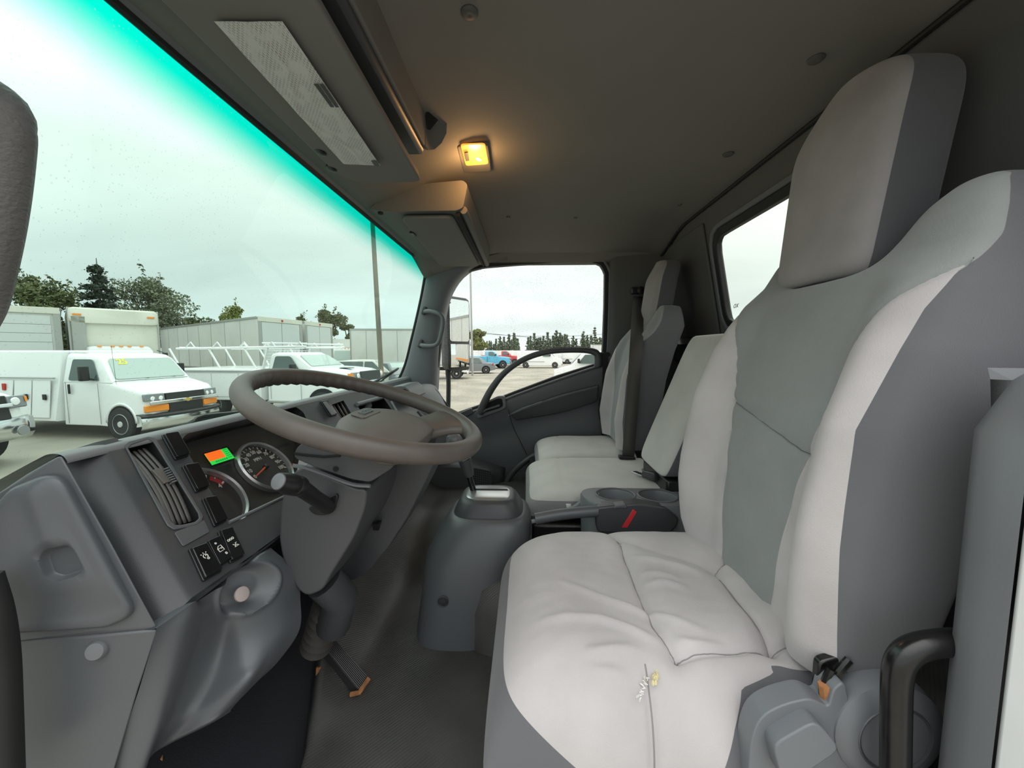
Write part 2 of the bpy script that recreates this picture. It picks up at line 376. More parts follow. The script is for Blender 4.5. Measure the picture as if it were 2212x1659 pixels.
# driver's side: roof rail, rear pillar and front pillar of the open doorway
MB_ = MB()
rail = [( .345, .53), (.42, .555), (.42, .50), (.40, .475), (.345, .47)]
MB_.prism([(x, -.72, z-.0) for x, z in rail], (0, 1.27, 0))
wl = struct(MB_.build('wall_left', M['trim'], bevel=.01))
# lower B pillar: inner trim facing the doorway
bp = MB()
zz = [-.018, -.03, -.08, -.2, -.4, -.6, -.9, -1.15]
rowsb = []
for z in zz:
    d = .0 if z < -.05 else (.05+z)*1.6
    rowsb.append([(.425, -.60, z-(.02 if z > -.02 else 0)), (.418, -.49+d*.2, z), (.405, -.458-d, z), (.390, -.449-d, z), (.372, -.449-d, z), (.356, -.452-d, z)])
bp.grid(rowsb)
bp.add([rowsb[0][k] for k in range(6)]+[(.356, -.62, -.015)], [(0, 1, 2, 3, 4, 5, 6)])
bpo = bp.build('pillar_trim', M['trim'], wl, angle=60)
MB().box((.3385, -.585, -.61), (.036, .266, 1.18)).build('door_jamb', M['white_paint'], wl, bevel=.006)
MB().box((.38, -.69, .10), (.07, .08, .96)).build('upper_pillar', M['trim'], wl, bevel=.015)
# driver's windscreen pillar (forward of the doorway)
ap = MB()
for_ = []
for z in (-.34, -.1, .15, .3, .445):
    y = ws_y(z)-.035
    for_.append([(.33, y+.05, z), (.31, y-.01, z), (.325, y-.05, z), (.355, y-.045, z), (.37, y-.0, z), (.36, y+.05, z)])
ap.loft(for_)
trim3 = struct(ap.build('trim_3', M['trim']))
dgh = thing('grab_bar', 'dark textured grab bar standing on the pillar at the left edge of the windscreen', 'handle', (.39, .54, .17))
pc = [P(-52, 190, X=.40), P(-22, 224, X=.40), P(-6, 268, X=.40), P(-5, 320, X=.40), P(-13, 420, X=.40), P(-27, 520, X=.40), P(-52, 640, X=.40), P(-80, 700, X=.385)]
pc[0] += V(-.03, .02, .0)
MB().tube(catmull(pc, 40), [.0265-.004*abs(k-12)/28 for k in range(41)], 16, flat=1).build('grip', mat('ribbed_rubber_grip', (.13, .125, .122), .6, bump=.9, bscale=160, stretch=(1, 1, 1.6)), dgh)

# floor: driver's footwell, raised middle, toe board
fl = MB()
def floor_z(x, y):
    z = FLOOR_Z
    z += .13*smooth((x-1.25)/.35)                       # passenger side stands higher
    if y > .42: z += .32*smooth((y-.42)/.34)            # toe board
    z += .19*smooth((-.02-y)/.10)                        # seat platform
    return z
def split_xy(n, side, zoff):
    """floor skin on one side of the mat's left edge"""
    rows = []
    for i in range(n+1):
        y = -1.1+1.92*i/n; xe = lerp(.66, .92, (y-.44)/.10) if y < .54 else .92+(y-.54)*3
        xe = max(.60, min(xe, 1.2)); r = []
        for j in range(n+1):
            x = lerp(xe, 2.10, j/n) if side > 0 else lerp(.38, xe, j/n)
            r.append((x, y, floor_z(x, y)+zoff+.004*mnoise.noise(Vector((x*9, y*7, 1)))))
        rows.append(r)
    return rows
floor = struct(MB().grid(split_xy(64, 1, 0)).build('floor', M['floor'], solid=.03, angle=70))
MB().grid(split_xy(40, -1, -.035)).build('footwell_shade_floor', mat('footwell_shade_black', (.010, .011, .015), .95, bump=.6, bscale=250), floor, solid=.01)  # floor skin coloured near black to stand in for the unlit deep footwell
MB().box((.70, -.42, -.83), (.60, .70, .26)).build('seat_riser', M['black'], floor, bevel=.02)
MB().box((.40, -.62, -.82), (.05, .30, .60)).build('lower_side_panel', M['plastic_dark'], floor)
sill = MB().prism([(.30, -.62, -.84), (.42, -.62, -.82), (.42, -.62, -1.05), (.30, -.62, -1.05)], (0, 1.35, 0)); sill.build('sill', M['plastic_dark'], floor, bevel=.01)
MB().box((1.23, .83, -.82), (1.9, .06, .9)).build('firewall', M['plastic_dark'], floor)

# passenger side: roof rail, rear pillar
wr = MB()
rowsr = []
for y in (-.72, -.6, -.45, -.2, .1, .3, .45):
    zt = ceil_z(2.06, y)
    rowsr.append([(2.04, y, zt+.01), (2.06, y, zt-.01), (2.078, y, .475), (2.09, y, .462), (2.12, y, .455)])
wr.grid(rowsr)
wall_right = struct(wr.build('wall_right', M['headliner'], angle=60))
b2 = MB(); rws = []
for z in (.50, .40, .2, .0, -.03, -.04, -.3, -.9):
    step = 0 if z > -.035 else -.012
    rws.append([(2.13, -.432, z), (2.09, -.434, z), (2.078+step, -.442, z), (2.066+step, -.47, z), (2.055+step, -.62, z), (2.035+step, back_y(z)+.01, z)])
b2.grid(rws)
b2.build('pillar_trim', M['wallfab'], wall_right, angle=50)
MB().box((2.10, -.425, -.46), (.05, .07, .90)).build('door_gap_seal', M['rubber'], wall_right, bevel=.008)

# ---------------------------------------------------------------- passenger door
DX = 2.095
win_px = [(940, 905), (945, 800), (958, 690), (968, 640), (984, 605), (1010, 586), (1045, 577), (1120, 571), (1200, 567), (1270, 565), (1296, 570), (1307, 588), (1306, 660), (1303, 740), (1301, 772), (1292, 784), (1200, 813), (1120, 843), (1040, 874), (985, 893)]
wp = [P(u, v, X=DX) for u, v in win_px]
lp = resample(rpoly(wp, .008, 2), 120)
def off_loop(lp, g):
    n = len(lp); out = []
    for k in range(n):
        t = (lp[(k+1) % n]-lp[k-1]).normalized(); nr = Vector((0, t.z, -t.y))
        out.append(lp[k]+nr*g)
    return out
cen = sum(lp, Vector())/len(lp)
sg = 1 if (off_loop(lp, .01)[0]-cen).length > (lp[0]-cen).length else -1
win2 = struct(MB().poly([p+V(.012, 0, 0) for p in lp]).build('window_2', glassmat('side_glass', (.86, .88, .84), .02, drops=.75, dscale=165), flat=True))
door = struct(thing('door_1', 'x', 'x', (DX, 0, -.3)))
del door['label']; del door['category']
MB().ringprism([p+V(-.006, 0, 0) for p in off_loop(lp, sg*.018)], [p+V(-.006, 0, 0) for p in off_loop(lp, -sg*.002)], (.04, 0, 0)).build('window_seal', M['rubber'], door, bevel=.004)
MB().ringprism([p+V(-.012, 0, 0) for p in off_loop(lp, sg*.032)], [p+V(-.012, 0, 0) for p in off_loop(lp, sg*.018)], (.04, 0, 0)).build('frame_trim', M['trim'], door, bevel=.004)
# door card: a skin from the belt line down, bulging inboard
top = catmull([P(u, v, X=DX-.012) for u, v in ((930, 918), (955, 909), (985, 896), (1040, 878), (1120, 848), (1200, 818), (1260, 798), (1301, 785))], 30)
R = []
for k, p in enumerate(top):
    t = k/30; col = []
    for z, dx in ((p.z, .02), (p.z-.002, -.006), (p.z-.012, -.018), (p.z-.035, -.026), (lerp(p.z, -.9, .18), -.022), (lerp(p.z, -.9, .3), -.016), (lerp(p.z, -.9, .45), -.026), (lerp(p.z, -.9, .7), -.035), (-.9, -.03)):
        col.append(Vector((DX+dx, p.y, z)))
    R.append([col[0]]+catmull(col[1:], 24))
MB().grid(R).build('door_card', M['door'], door, angle=60)
MB().tube(catmull([P(u, v, X=DX-.02) for u, v in ((960, 914), (1045, 880), (1120, 851), (1200, 822), (1270, 798), (1298, 789))], 30), .006, 8).build('belt_rail', M['trim'], door)
# recess pocket below the belt: a darker scooped arm rest with a bright lower lip
arm_t = [(1102, 893), (1150, 873), (1220, 850), (1292, 832)]; arm_b = [(1114, 908), (1150, 903), (1220, 890), (1290, 868)]
A = catmull([P(u, v, X=DX-.045) for u, v in arm_t], 24); B = catmull([P(u, v, X=DX-.045) for u, v in arm_b], 24)
R = []
for a, b in zip(A, B):
    R.append([a+V(.03, 0, 0), a, a.lerp(b, .10)+V(-.012, 0, 0), a.lerp(b, .5)+V(-.006, 0, 0), a.lerp(b, .9)+V(-.002, 0, 0), b+V(.004, 0, 0), b+V(.04, 0, .0)])
MB().loft(R).build('arm_rest', M['plastic_dark'], door, bevel=.003)
MB().tube(catmull([P(u, v, X=DX-.05) for u, v in ((1098, 898), (1130, 882), (1170, 868))], 12), .004, 6).build('lip', M['trim'], door)
# big arched pull handle over the glass
arc = [P(u, v, X=DX-.05) for u, v in ((1036, 893), (1048, 866), (1062, 840), (1085, 810), (1115, 786), (1150, 769), (1190, 759), (1235, 756), (1270, 757), (1288, 763), (1292, 775), (1291, 792))]
rad = [.021, .020, .0185, .0165, .015, .0145, .0145, .015, .0165, .0185, .0195, .0205]
ac = catmull(arc, 44); rr_ = [rad[min(10, int(k/4))]*(1-(k/4) % 1)+rad[min(11, int(k/4)+1)]*((k/4) % 1) for k in range(45)]
MB().tube(ac, rr_, 12, flat=1.0).build('pull_handle', mat('door_handle_plastic', (.05, .053, .056), .42, bump=.08, bscale=600), door)
MB().tube(catmull([a+V(-.004, 0, .014) for a in arc[:10]], 36), .0035, 6).build('handle_highlight_rib', M['trim'], door)
# inner release handle in its dark cup
cup = [P(u, v, X=DX-.045) for u, v in ((1030, 898), (1042, 872), (1075, 856), (1090, 855), (1094, 880), (1085, 886), (1032, 905))]
ch = MB().prism(rpoly(cup, .012, 4), (.03, 0, 0)).build('release_cup', M['trim'], door, bevel=.004)
cup2 = [P(u, v, X=DX-.048) for u, v in ((1034, 895), (1046, 874), (1074, 861), (1084, 861), (1087, 877), (1078, 882))]
MB().prism(rpoly(cup2, .010, 4), (.02, 0, 0)).build('recess', M['void'], ch)
MB().tube(catmull([P(u, v, X=DX-.058) for u, v in ((1037, 894), (1050, 886), (1065, 881), (1080, 876))], 12), .008, 10).build('release_lever', M['plastic_dark'], ch)
# grey pad forward of the release and panel seam
MB().prism(rpoly([P(u, v, X=DX-.036) for u, v in ((988, 894), (1018, 882), (1023, 893), (992, 908))], .006), (.02, 0, 0)).build('blank_pad', M['plastic_dark'], door, bevel=.003)
MB().tube(catmull([P(u, v, X=DX-.055) for u, v in ((1098, 885), (1108, 920), (1122, 950), (1138, 982))], 14), .0022, 6).build('panel_seam', M['rubber'], door)
# curved lower edge trim of the doorway and the loudspeaker on the kick panel
edge = [P(u, v, X=1.98) for u, v in ((1080, 1075), (1092, 1045), (1110, 1018), (1135, 996), (1165, 980), (1230, 968), (1330, 962))]
MB().tube(catmull(edge, 30), .016, 10).build('doorway_edge', M['plastic_dark'], wall_right)
R = [[P(u, v, X=x) for u, v, x in r] for r in (
    [(925, 985, 1.9), (985, 985, 1.93), (1045, 995, 1.96), (1092, 1010, 1.99)], [(920, 1010, 1.86), (985, 1010, 1.88), (1045, 1018, 1.91), (1090, 1034, 1.97)],
    [(920, 1060, 1.86), (985, 1060, 1.88), (1040, 1060, 1.91), (1078, 1060, 1.97)], [(925, 1110, 1.87), (985, 1100, 1.89), (1035, 1092, 1.93), (1062, 1088, 1.98)])]
kick = MB().grid([catmull(r, 12) for r in R]).build('kick_panel', M['plastic_dark'], wall_right, solid=-.01)
sp = thing('speaker_grille', 'black perforated speaker grille low on the passenger kick panel', 'speaker', tuple(P(1040, 1028, X=1.90)))
c = P(1040, 1030, X=1.895)
gp = MB().prism(rpoly([P(u, v, X=1.897) for u, v in ((1018, 1008), (1060, 1016), (1064, 1052), (1022, 1052))], .02), (.012, 0, 0)); gp.build('plate', M['plastic_dark'], sp, bevel=.003)
hl = MB()
for i in range(9):
    for j in range(8):
        u, v = 1023+i*4.4, 1014+j*4.8+i*.7
        hl.lathe(P(u, v, X=1.8965), (-1, 0, 0), [(.0032, 0), (.0032, .0012)], 6)
ho = hl.build('holes', M['void'], sp, flat=True); ho['kind'] = 'stuff'
# ---------------------------------------------------------------- seats
def seg_d(px, py, ax, ay, bx, by):
    dx, dy = bx-ax, by-ay; t = ((px-ax)*dx+(py-ay)*dy)/max(1e-12, dx*dx+dy*dy); t = 0 if t < 0 else 1 if t > 1 else t
    return math.hypot(px-ax-dx*t, py-ay-dy*t), t
def groove(x, y, pls, depth, width, taper=False):
    z = 0
    for pl in pls:
        best = 9; bt = 0
        for i in range(len(pl)-1):
            d, t = seg_d(x, y, *pl[i], *pl[i+1])
            if d < best: best = d; bt = (i+t)/(len(pl)-1)
        if best < width*3: z += depth*1.15*math.exp(-(best/width)**2)*(math.sin(PI*min(1, max(0, bt))) if taper else 1)
    return z
def biggest(pls, mod):
    par = {}
    def find(a):
        while par[a] != a: par[a] = par[par[a]]; a = par[a]
        return a
    ks = [[(round(q[1], 4), round(q[2] % mod, 4)) for q in pl] for pl in pls]
    for k in ks:
        for a in k: par.setdefault(a, a)
        for a in k[1:]: par[find(a)] = find(k[0])
    cnt = {}
    for k in ks: cnt[find(k[0])] = cnt.get(find(k[0]), 0)+1
    if not cnt: return pls, []
    b = max(cnt, key=cnt.get)
    return [p for p, k in zip(pls, ks) if find(k[0]) == b], [p for p, k in zip(pls, ks) if find(k[0]) != b]
def split_fields(rows, fields, rest, parent, angle=80, wrap=False):
    """one continuous skin cut along its seams: each (key, field, material, name) takes the cloth where its field is positive"""
    n, m = len(rows), len(rows[0]); polys = []
    for i in range(n-1):
        for j in range(m-1): polys.append([(rows[a][b], a, b) for a, b in ((i, j), (i, j+1), (i+1, j+1), (i+1, j))])
    out = {}
    wr = (rows[0][0]-rows[0][-1]).length < 1e-7 and (rows[n//2][0]-rows[n//2][-1]).length < 1e-7; mod = (m-1) if wr else 10**9
    for key, fn, mt, nm in fields:
        take = []; keep = []
        for pl in polys:
            vals = [fn(*q) for q in pl]
            if all(x > 0 for x in vals): take.append(pl); continue
            if all(x <= 0 for x in vals): keep.append(pl); continue
            A, B = [], []
            for k in range(len(pl)):
                p, q = pl[k], pl[(k+1) % len(pl)]; x, y = vals[k], vals[(k+1) % len(pl)]
                (A if x > 0 else B).append(p)
                if (x > 0) != (y > 0):
                    t = x/(x-y); c = (p[0].lerp(q[0], t), lerp(p[1], q[1], t), lerp(p[2], q[2], t)); A.append(c); B.append(c)
            if len(A) > 2: take.append(A)
            if len(B) > 2: keep.append(B)
        take, stray = biggest(take, mod); polys = keep+stray; out[key] = (take, mt, nm)
    out['rest'] = (polys, *rest); res = {}
    for key, (pls, mt, nm) in out.items():
        idx = {}; vs = []; fs = []
        for pl in pls:
            f = []
            for q in pl:
                kk = (round(q[1], 4), round(q[2] % mod, 4))
                if kk not in idx: idx[kk] = len(vs); vs.append(q[0])
                if idx[kk] not in f: f.append(idx[kk])
            if len(f) > 2: fs.append(f)
        if fs: res[key] = MB().add(vs, fs).build(nm, M[mt], parent, angle=angle)
    return res
def sgnpow(a, p): return math.copysign(abs(a)**p, a)

# ---- driver's seat
M['seam'] = mat('grey_seam_thread', (.24, .225, .22), .9)
SX0, SX1 = .475, .985; SXC = (SX0+SX1)/2; SHW = (SX1-SX0)/2
drv = thing('driver_seat', 'large light grey cloth driver seat with worn cushion beside the open doorway', 'seat', (SXC, -.2, -.66))
def xy(u, v, z=-.455): p = P(u, v, Z=z); return (p.x, p.y)
def crop4(cx, cy): return (1000+cx*.3671, 1050+cy*.3671)
def pl4(*pts, z=-.455): return [xy(*crop4(*p), z) for p in pts]
seams = [pl4((765, 205), (840, 275), (915, 325), (945, 420), (985, 520), (1050, 690), (1120, 850), (1190, 940), (1255, 1012)),
         pl4((1255, 1012), (1350, 1012), (1500, 1005), (1650, 992), (1810, 978)),
         pl4((915, 325), (1090, 395), (1250, 440), (1400, 500), (1470, 530)),
         pl4((1470, 530), (1560, 640), (1690, 810), (1810, 978)),
         pl4((1470, 530), (1570, 480)), pl4((1810, 970), (2000, 957))]
ridges = [pl4((960, 430), (1150, 480), (1300, 530), (1420, 570)), pl4((530, 575), (660, 625), (850, 705), (1000, 760), (1100, 790), (1280, 860), (1450, 920)),
          pl4((380, 815), (600, 805), (800, 825), (950, 880), (1080, 930), (1200, 965)), pl4((1050, 610), (1180, 610), (1330, 640)),
          pl4((700, 1000), (850, 1005), (1060, 995)), pl4((690, 1060), (850, 1080), (1000, 1105)), pl4((1215, 945), (1350, 985), (1550, 985)), pl4((1020, 540), (1150, 560), (1300, 600))]
CZB, CZT = -.655, -.424
CY0, CY1 = -.47, .055
NX, NY = 170, 190
YSM = P(1411, 1600, X=.478).y
rows = []
for i in range(NX+1):
    a = math.sin(PI/2*(-1+2*i/NX)); r = []
    # more columns at the rounded flanks
    for j in range(NY+1):
        t = j/NY; b = t if t < .35 else .35+.65*math.sin(PI/2*(t-.35)/.65)
        y = lerp(CY0, CY1, b)
        w = SHW*(1-.10*smooth((b-.55)/.45)**2)
        fx = max(0, 1-abs(a)**5)**.36; bb = max(0, (b-.15)/.85); fy = max(0, 1-bb**6)**.40
        x = SXC+a*w
        h = fx*fy; base = CZB+.03
        z = base+(CZT-base)*h
        inner = math.exp(-(a/.62)**4)
        z -= .020*inner*math.exp(-((y+.20)/.20)**2)*1.0                           # dished middle
        z += .012*math.exp(-((y-.0)/.07)**2)*h
        k = smooth(h*1.6-.5)
        z += k*(groove(x, y, seams, -.0065, .0045)+groove(x, y, seams, -.006, .02)+groove(x, y, ridges, .0075, .0085, True)*1.0)
        z += k*.003*mnoise.noise(Vector((x*14, y*14, 3)))+k*.0012*mnoise.noise(Vector((x*45, y*30, 8)))
        bulge = .010*math.sin(PI*min(1, max(0, (z-CZB)/(CZT-CZB))))
        nx_ = .007*math.exp(-((y-YSM)/.006)**2)*smooth((-.72-a)/.2) if a < -.7 else 0
        r.append(Vector((x+sgnpow(a, 3)*bulge+nx_, y+bulge*bb**6, z)))
    rows.append(r)
def skirt_f(p, i, j):
    zb = -.497-.078*max(0, (.05-p.y)/.14)**1.3
    return min(zb-p.z, 1.2-p.x) if p.y > -.13 else -1
def skirt2_f(p, i, j): return min(-.452-p.z, float(np.interp(p.z, [-.551, -.503, -.467, -.456], [-.261, -.280, -.300, -.352]))-p.y, .60-p.x)
cu = split_fields(rows, [('skirt', skirt_f, 'seat_side', 'corner_panel'), ('skirt2', skirt2_f, 'seat_side', 'rear_valance')], ('seat_light', 'cushion'), drv)
cu['skirt']['label'] = 'darker grey lower front corner panel'
gridv = np.array([tuple(p) for r in rows for p in r])
for k, pl in enumerate(seams):
    q = []
    for p in catmull([V(x, y, 0) for x, y in pl], 30):
        d = (gridv[:, 0]-p.x)**2+(gridv[:, 1]-p.y)**2; n_ = np.argsort(d)[:4]; w = 1/(d[n_]+1e-7); z = float((gridv[n_, 2]*w).sum()/w.sum()); q.append(V(p.x, p.y, z+.0002))
    MB().tube(q, .0009, 5).build('seam', M['seam'], cu['rest'])
# torn seam showing foam at the near front edge
tp = [P(*crop4(*q), Z=-.462) for q in ((1140, 1095), (1128, 1130), (1122, 1165))]
foam = MB()
for k in range(14):
    t = k/13; p = tp[0].lerp(tp[2], t)+V(random.uniform(-.003, .003), random.uniform(-.002, .002), .0)
    foam.lathe(p+V(0, 0, .004), (0, 0, 1), [(.0026, -.003), (.0022, .001), (.0006, .003)], 7)
fo = foam.build('torn_foam', mat('yellow_foam', (.62, .55, .32), .9), cu['rest']); fo['label'] = 'yellow foam showing through the torn seam'
fr_ = MB()
for k in range(34):
    q = crop4(lerp(1120, 1030, k/33)+random.uniform(-12, 12), lerp(1040, 1260, k/33)); p = P(*q, Z=-.458-.014*k/33)
    d = V(random.uniform(-1, 1), random.uniform(-1, 1), .6).normalized()*random.uniform(.003, .007)
    fr_.tube([p, p+d*.5, p+d+V(0, 0, -.001)], .0008, 4)
fo2 = fr_.build('frayed_thread', mat('pale_thread', (.7, .69, .66), .9), cu['rest'], flat=True); fo2['kind'] = 'stuff'
# vertical seam down the near flank
jm = min(range(NY+1), key=lambda j: abs(rows[20][j].y-YSM))
MB().tube([rows[i][jm]+V(-.0004, 0, .0002) for i in range(2, NX) if rows[i][jm].x < .528], .0011, 6).build('flank_seam', M['seam'], cu['rest'])
# steel frame and slide rail below the cushion
MB().box((SXC, -.2, -.672), (.44, .46, .03)).build('seat_frame', M['steel_black'], drv, bevel=.006)
for x in (.53, .94): MB().box((x, -.2, -.69), (.04, .52, .028)).build('slide_rail', M['steel_black'], drv, bevel=.004)

# ---- seat back: closed cross sections lofted up a reclined spine
def back_mesh(xc, zs, spec, ncol=128):
    """rows of rings; ring columns run front centre -> +x side -> back -> -x side -> front"""
    out = []
    for z in zs:
        hw, yf, th, bol, rnd = spec(z); ring = []
        for k in range(ncol):
            t = 2*PI*k/ncol; cx, cy = math.sin(t), math.cos(t)
            X = sgnpow(cx, .5)*hw*(1 if rnd is None else rnd)
            fy = sgnpow(cy, .30)
            y = yf-th/2+fy*th/2
            if cy > 0:
                a = abs(X)/max(hw, 1e-6); y += bol*smooth((a-.48)/.32)-.35*bol*smooth((a-.80)/.20)
            ring.append(Vector((xc+X, y, z)))
        out.append(ring)
    return out
KEYZ = [-.44, -.40, -.34, -.24, -.12, .0, .08, .14, .18, .205, .222, .230]
def prof(z, zs_, vals):
    return float(np.interp(z, zs_, vals))
DXC = .713
def drv_spec(z):
    hw = prof(z, [-.44, -.40, -.30, -.12, .0, .08, .14, .18, .20, .222, .234, .238], [.228, .243, .250, .250, .247, .236, .222, .211, .202, .190, .168, .12])
    yf = prof(z, [-.44, -.36, -.25, -.1, .0, .1, .135, .185, .215, .230, .238], [-.410, -.412, -.420, -.442, -.470, -.508, -.528, -.552, -.570, -.588, -.625])
    th = prof(z, [-.44, -.36, -.2, .1, .15, .185, .215, .23, .238], [.10, .125, .15, .17, .165, .15, .135, .11, .05])
    bol = prof(z, [-.44, -.40, -.30, -.2, -.1, .0, .05, .10, .14], [.030, .042, .056, .056, .052, .042, .034, .018, .0])
    return hw, yf, th, bol, None
zs_ = [-.44+.678*math.sin(PI/2*k/120)**.9 for k in range(121)]
ringsD = back_mesh(DXC, zs_, drv_spec, 160)
def saddle(rings, xc, w, depth, z0):
    """the shoulders stand up beside the headrest and dip between"""
    for r in rings:
        for p in r: p.z -= depth*math.exp(-(abs(p.x-xc)/w)**4)*smooth((p.z-z0)/.11)
saddle(ringsD, DXC+.02, .125, .085, .105)
def insert_half(z): return prof(z, [-.44, -.36, -.24, -.12, .0, .06, .115], [.080, .088, .100, .118, .150, .18, .235])
def make_back(rings, xc, spec, parent, tipz, zseam, ncol, mats=('seat_light', 'seat_insert', 'seat_side')):
    rr = [r+[r[0]] for r in rings]; zs = [spec_z for spec_z in [r[0].z for r in rings]]
    def hwz(z): return spec(min(z, .2))[0]
    def fr(j): return math.cos(2*PI*j/ncol)
    def bol(p, i, j):
        z = p.z; a = abs(p.x-xc); ih = insert_half(z)
        return min((a-ih)*10, (tipz-z)*10, (hwz(z)*kk(z)-a)*10, fr(j)-.1)
    def kk(z): return prof(z, [-.44, -.30, -.10, .05, .11], [.985, .955, .90, .935, .975])
    def edge(p, j):
        s_ = smooth((p.z-tipz+.02)/.06); return lerp((hwz(p.z)*kk(p.z)-abs(p.x-xc))*10, fr(j)-.15, s_)
    def upper(p, i, j): return min(edge(p, j), fr(j)-.1, (p.z-(zseam+.03*(p.x-xc)/.13))*10)
    def lower(p, i, j): return min(edge(p, j), fr(j)-.1)
    r = split_fields(rr, [('bn', lambda p, i, j: min(bol(p, i, j), (xc-p.x)*10), mats[0], 'bolster'), ('bf', bol, mats[0], 'bolster'), ('up', upper, mats[1], 'back_panel'), ('lo', lower, mats[1], 'lumbar_panel')], (mats[2], 'back_shell'), parent)
    return r
for r in ringsD:
    for k, p in enumerate(r):
        z = p.z
        if math.cos(2*PI*k/160) > .3 and z < .115:
            d = abs(abs(p.x-DXC)-insert_half(z)); p.y -= .006*math.exp(-(d/.006)**2)
        if math.cos(2*PI*k/160) > .3 and abs(p.x-DXC) < insert_half(z)+.01: p.y -= .004*math.exp(-((z-(-.135+.03*(p.x-DXC)/.13))/.006)**2)
q_ = []
for k in range(-60, 61):
    j = k % 160
    fz = [r[j].z-(-.135+.03*(r[j].x-DXC)/.13) for r in ringsD]; i_ = next(i for i in range(len(fz)-1) if fz[i] <= 0 < fz[i+1])
    best = ringsD[i_][j].lerp(ringsD[i_+1][j], -fz[i_]/(fz[i_+1]-fz[i_]))
    if abs(best.x-DXC) < insert_half(-.13) and math.cos(2*PI*j/160) > .2: q_.append(best+V(0, .0004, 0))
mbk = make_back(ringsD, DXC, drv_spec, drv, .108, -.135, 160)
MB().tube(q_, .0010, 6).build('back_seam', M['seat_side'], mbk['lo'])
# headrest: light front pad, grey wrap
def headrest(xc, hw0, hw1, z0, z1, yb, yt, th, parent, round_top=.35):
    """front outline is a rounded trapezoid leaning back; pad and wrap are cut along the front edge"""
    rings = []; n = 48; m = 96
    for i in range(n+1):
        t = i/n; s = math.sin(PI*(t-.5)); e = (s+1)/2; z = lerp(z0, z1, e)
        kb = (1-max(0, 1-e/.12)**2.4)**.5 if e < .12 else 1
        kt = (1-max(0, (e-(1-round_top))/round_top)**2.6)**.5 if e < 1 else 0
        hw = max(.004, lerp(hw0, hw1, e)*(.80+.20*kb)*(.30+.70*kt)); yf = lerp(yb, yt, e)-.022*smooth((e-.6)/.4)**2-.02*(1-kb); ring = []
        thk = th*(.55+.45*kb)*(.5+.5*kt)
        for q in range(m):
            a = 2*PI*q/m; cx, cy = math.sin(a), math.cos(a)
            X = sgnpow(cx, .42)*hw
            Y = yf-thk/2+sgnpow(cy, .34)*thk/2
            if cy > 0: Y += .010*(1-(X/hw)**2)
            ring.append(Vector((xc+X, Y, z)))
        rings.append(ring)
    rr = [r+[r[0]] for r in rings]
    out = split_fields(rr, [('pad', lambda p, i, j: math.cos(2*PI*j/m)-.30, 'seat_head', 'headrest_pad')], ('seat_wrap', 'headrest_wrap'), parent)
    for z in (0, n):
        c = rings[z]; MB().poly(c if z else c[::-1]).build('headrest_end', M['seat_head'] if z == 0 else M['seat_wrap'], parent)
    return out
M['seat_head'] = mat('headrest_pad_fabric', (.27, .25, .25), .93, bump=.2, bscale=750, vary=.12, vscale=9, sheen=.2)
M['seat_wrap'] = mat('headrest_wrap_fabric', (.07, .072, .080), .93, bump=.25, bscale=600, vary=.05, sheen=.2)
headrest(.762, .112, .128, .125, .484, -.530, -.568, .118, drv)
# reclining knob cover, lever housing and lever on the near flank
rc = MB().lathe((.462, -.448, -.470), (-1, 0, 0), [(.067, -.03), (.0685, .0), (.065, .012), (.056, .018), (.044, .0195), (.043, .0185), (.012, .0185)], 36)
rco = MB.build(rc, 'recliner_cover', M['plastic_mid'], drv)
MB().lathe((.4435, -.448, -.470), (-1, 0, 0), [(.044, 0), (.0425, .002), (.040, .0005)], 36, capa=False, capb=False).build('cover_ring', M['plastic'], rco)
hs = [P(u, v, X=.452) for u, v in ((1622, 1600), (1640, 1550), (1690, 1522), (1752, 1508), (1790, 1528), (1800, 1490), (1825, 1470), (1860, 1640), (1850, 1700), (1615, 1700))]
MB().prism(rpoly(hs, [.012, .02, .02, .01, .006, .006, .01, .01, .01, .01], 4), (.03, 0, 0)).build('lever_housing', M['plastic_mid'], drv, bevel=.009, seg=4)
lv = [P(u, v, X=.432) for u, v in ((1672, 1620), (1680, 1604), (1752, 1563), (1772, 1566), (1810, 1610), (1808, 1626), (1740, 1672), (1690, 1690))]
MB().prism(rpoly(lv, .010, 4), (.022, 0, 0)).build('recliner_lever', M['plastic_mid'], drv, bevel=.008, seg=4)
gap = [P(u, v, X=.447) for u, v in ((1668, 1608), (1690, 1590), (1740, 1565), (1700, 1640), (1680, 1660))]
MB().prism(gap, (.004, 0, 0)).build('lever_slot', M['black'], drv)
br = [P(u, v, X=.475) for u, v in ((1770, 1430), (1820, 1418), (1945, 1412), (1925, 1460), (1830, 1470), (1790, 1520), (1765, 1500))]
MB().prism(rpoly(br, .008), (.012, 0, 0)).build('hinge_bracket', M['steel_black'], drv, bevel=.003)
for q in ((1795, 1445, 1775, 1520), (1835, 1425, 1800, 1480)): MB().tube([P(q[0], q[1], X=.468), P((q[0]+q[2])/2-6, (q[1]+q[3])/2, X=.467), P(q[2], q[3], X=.468)], .005, 8).build('hinge_rod', M['steel_black'], drv)
MB().tube([P(1781, 1478, X=.463), P(1786, 1520, X=.463)], .007, 8).build('rusty_stop', M['rust'], drv)
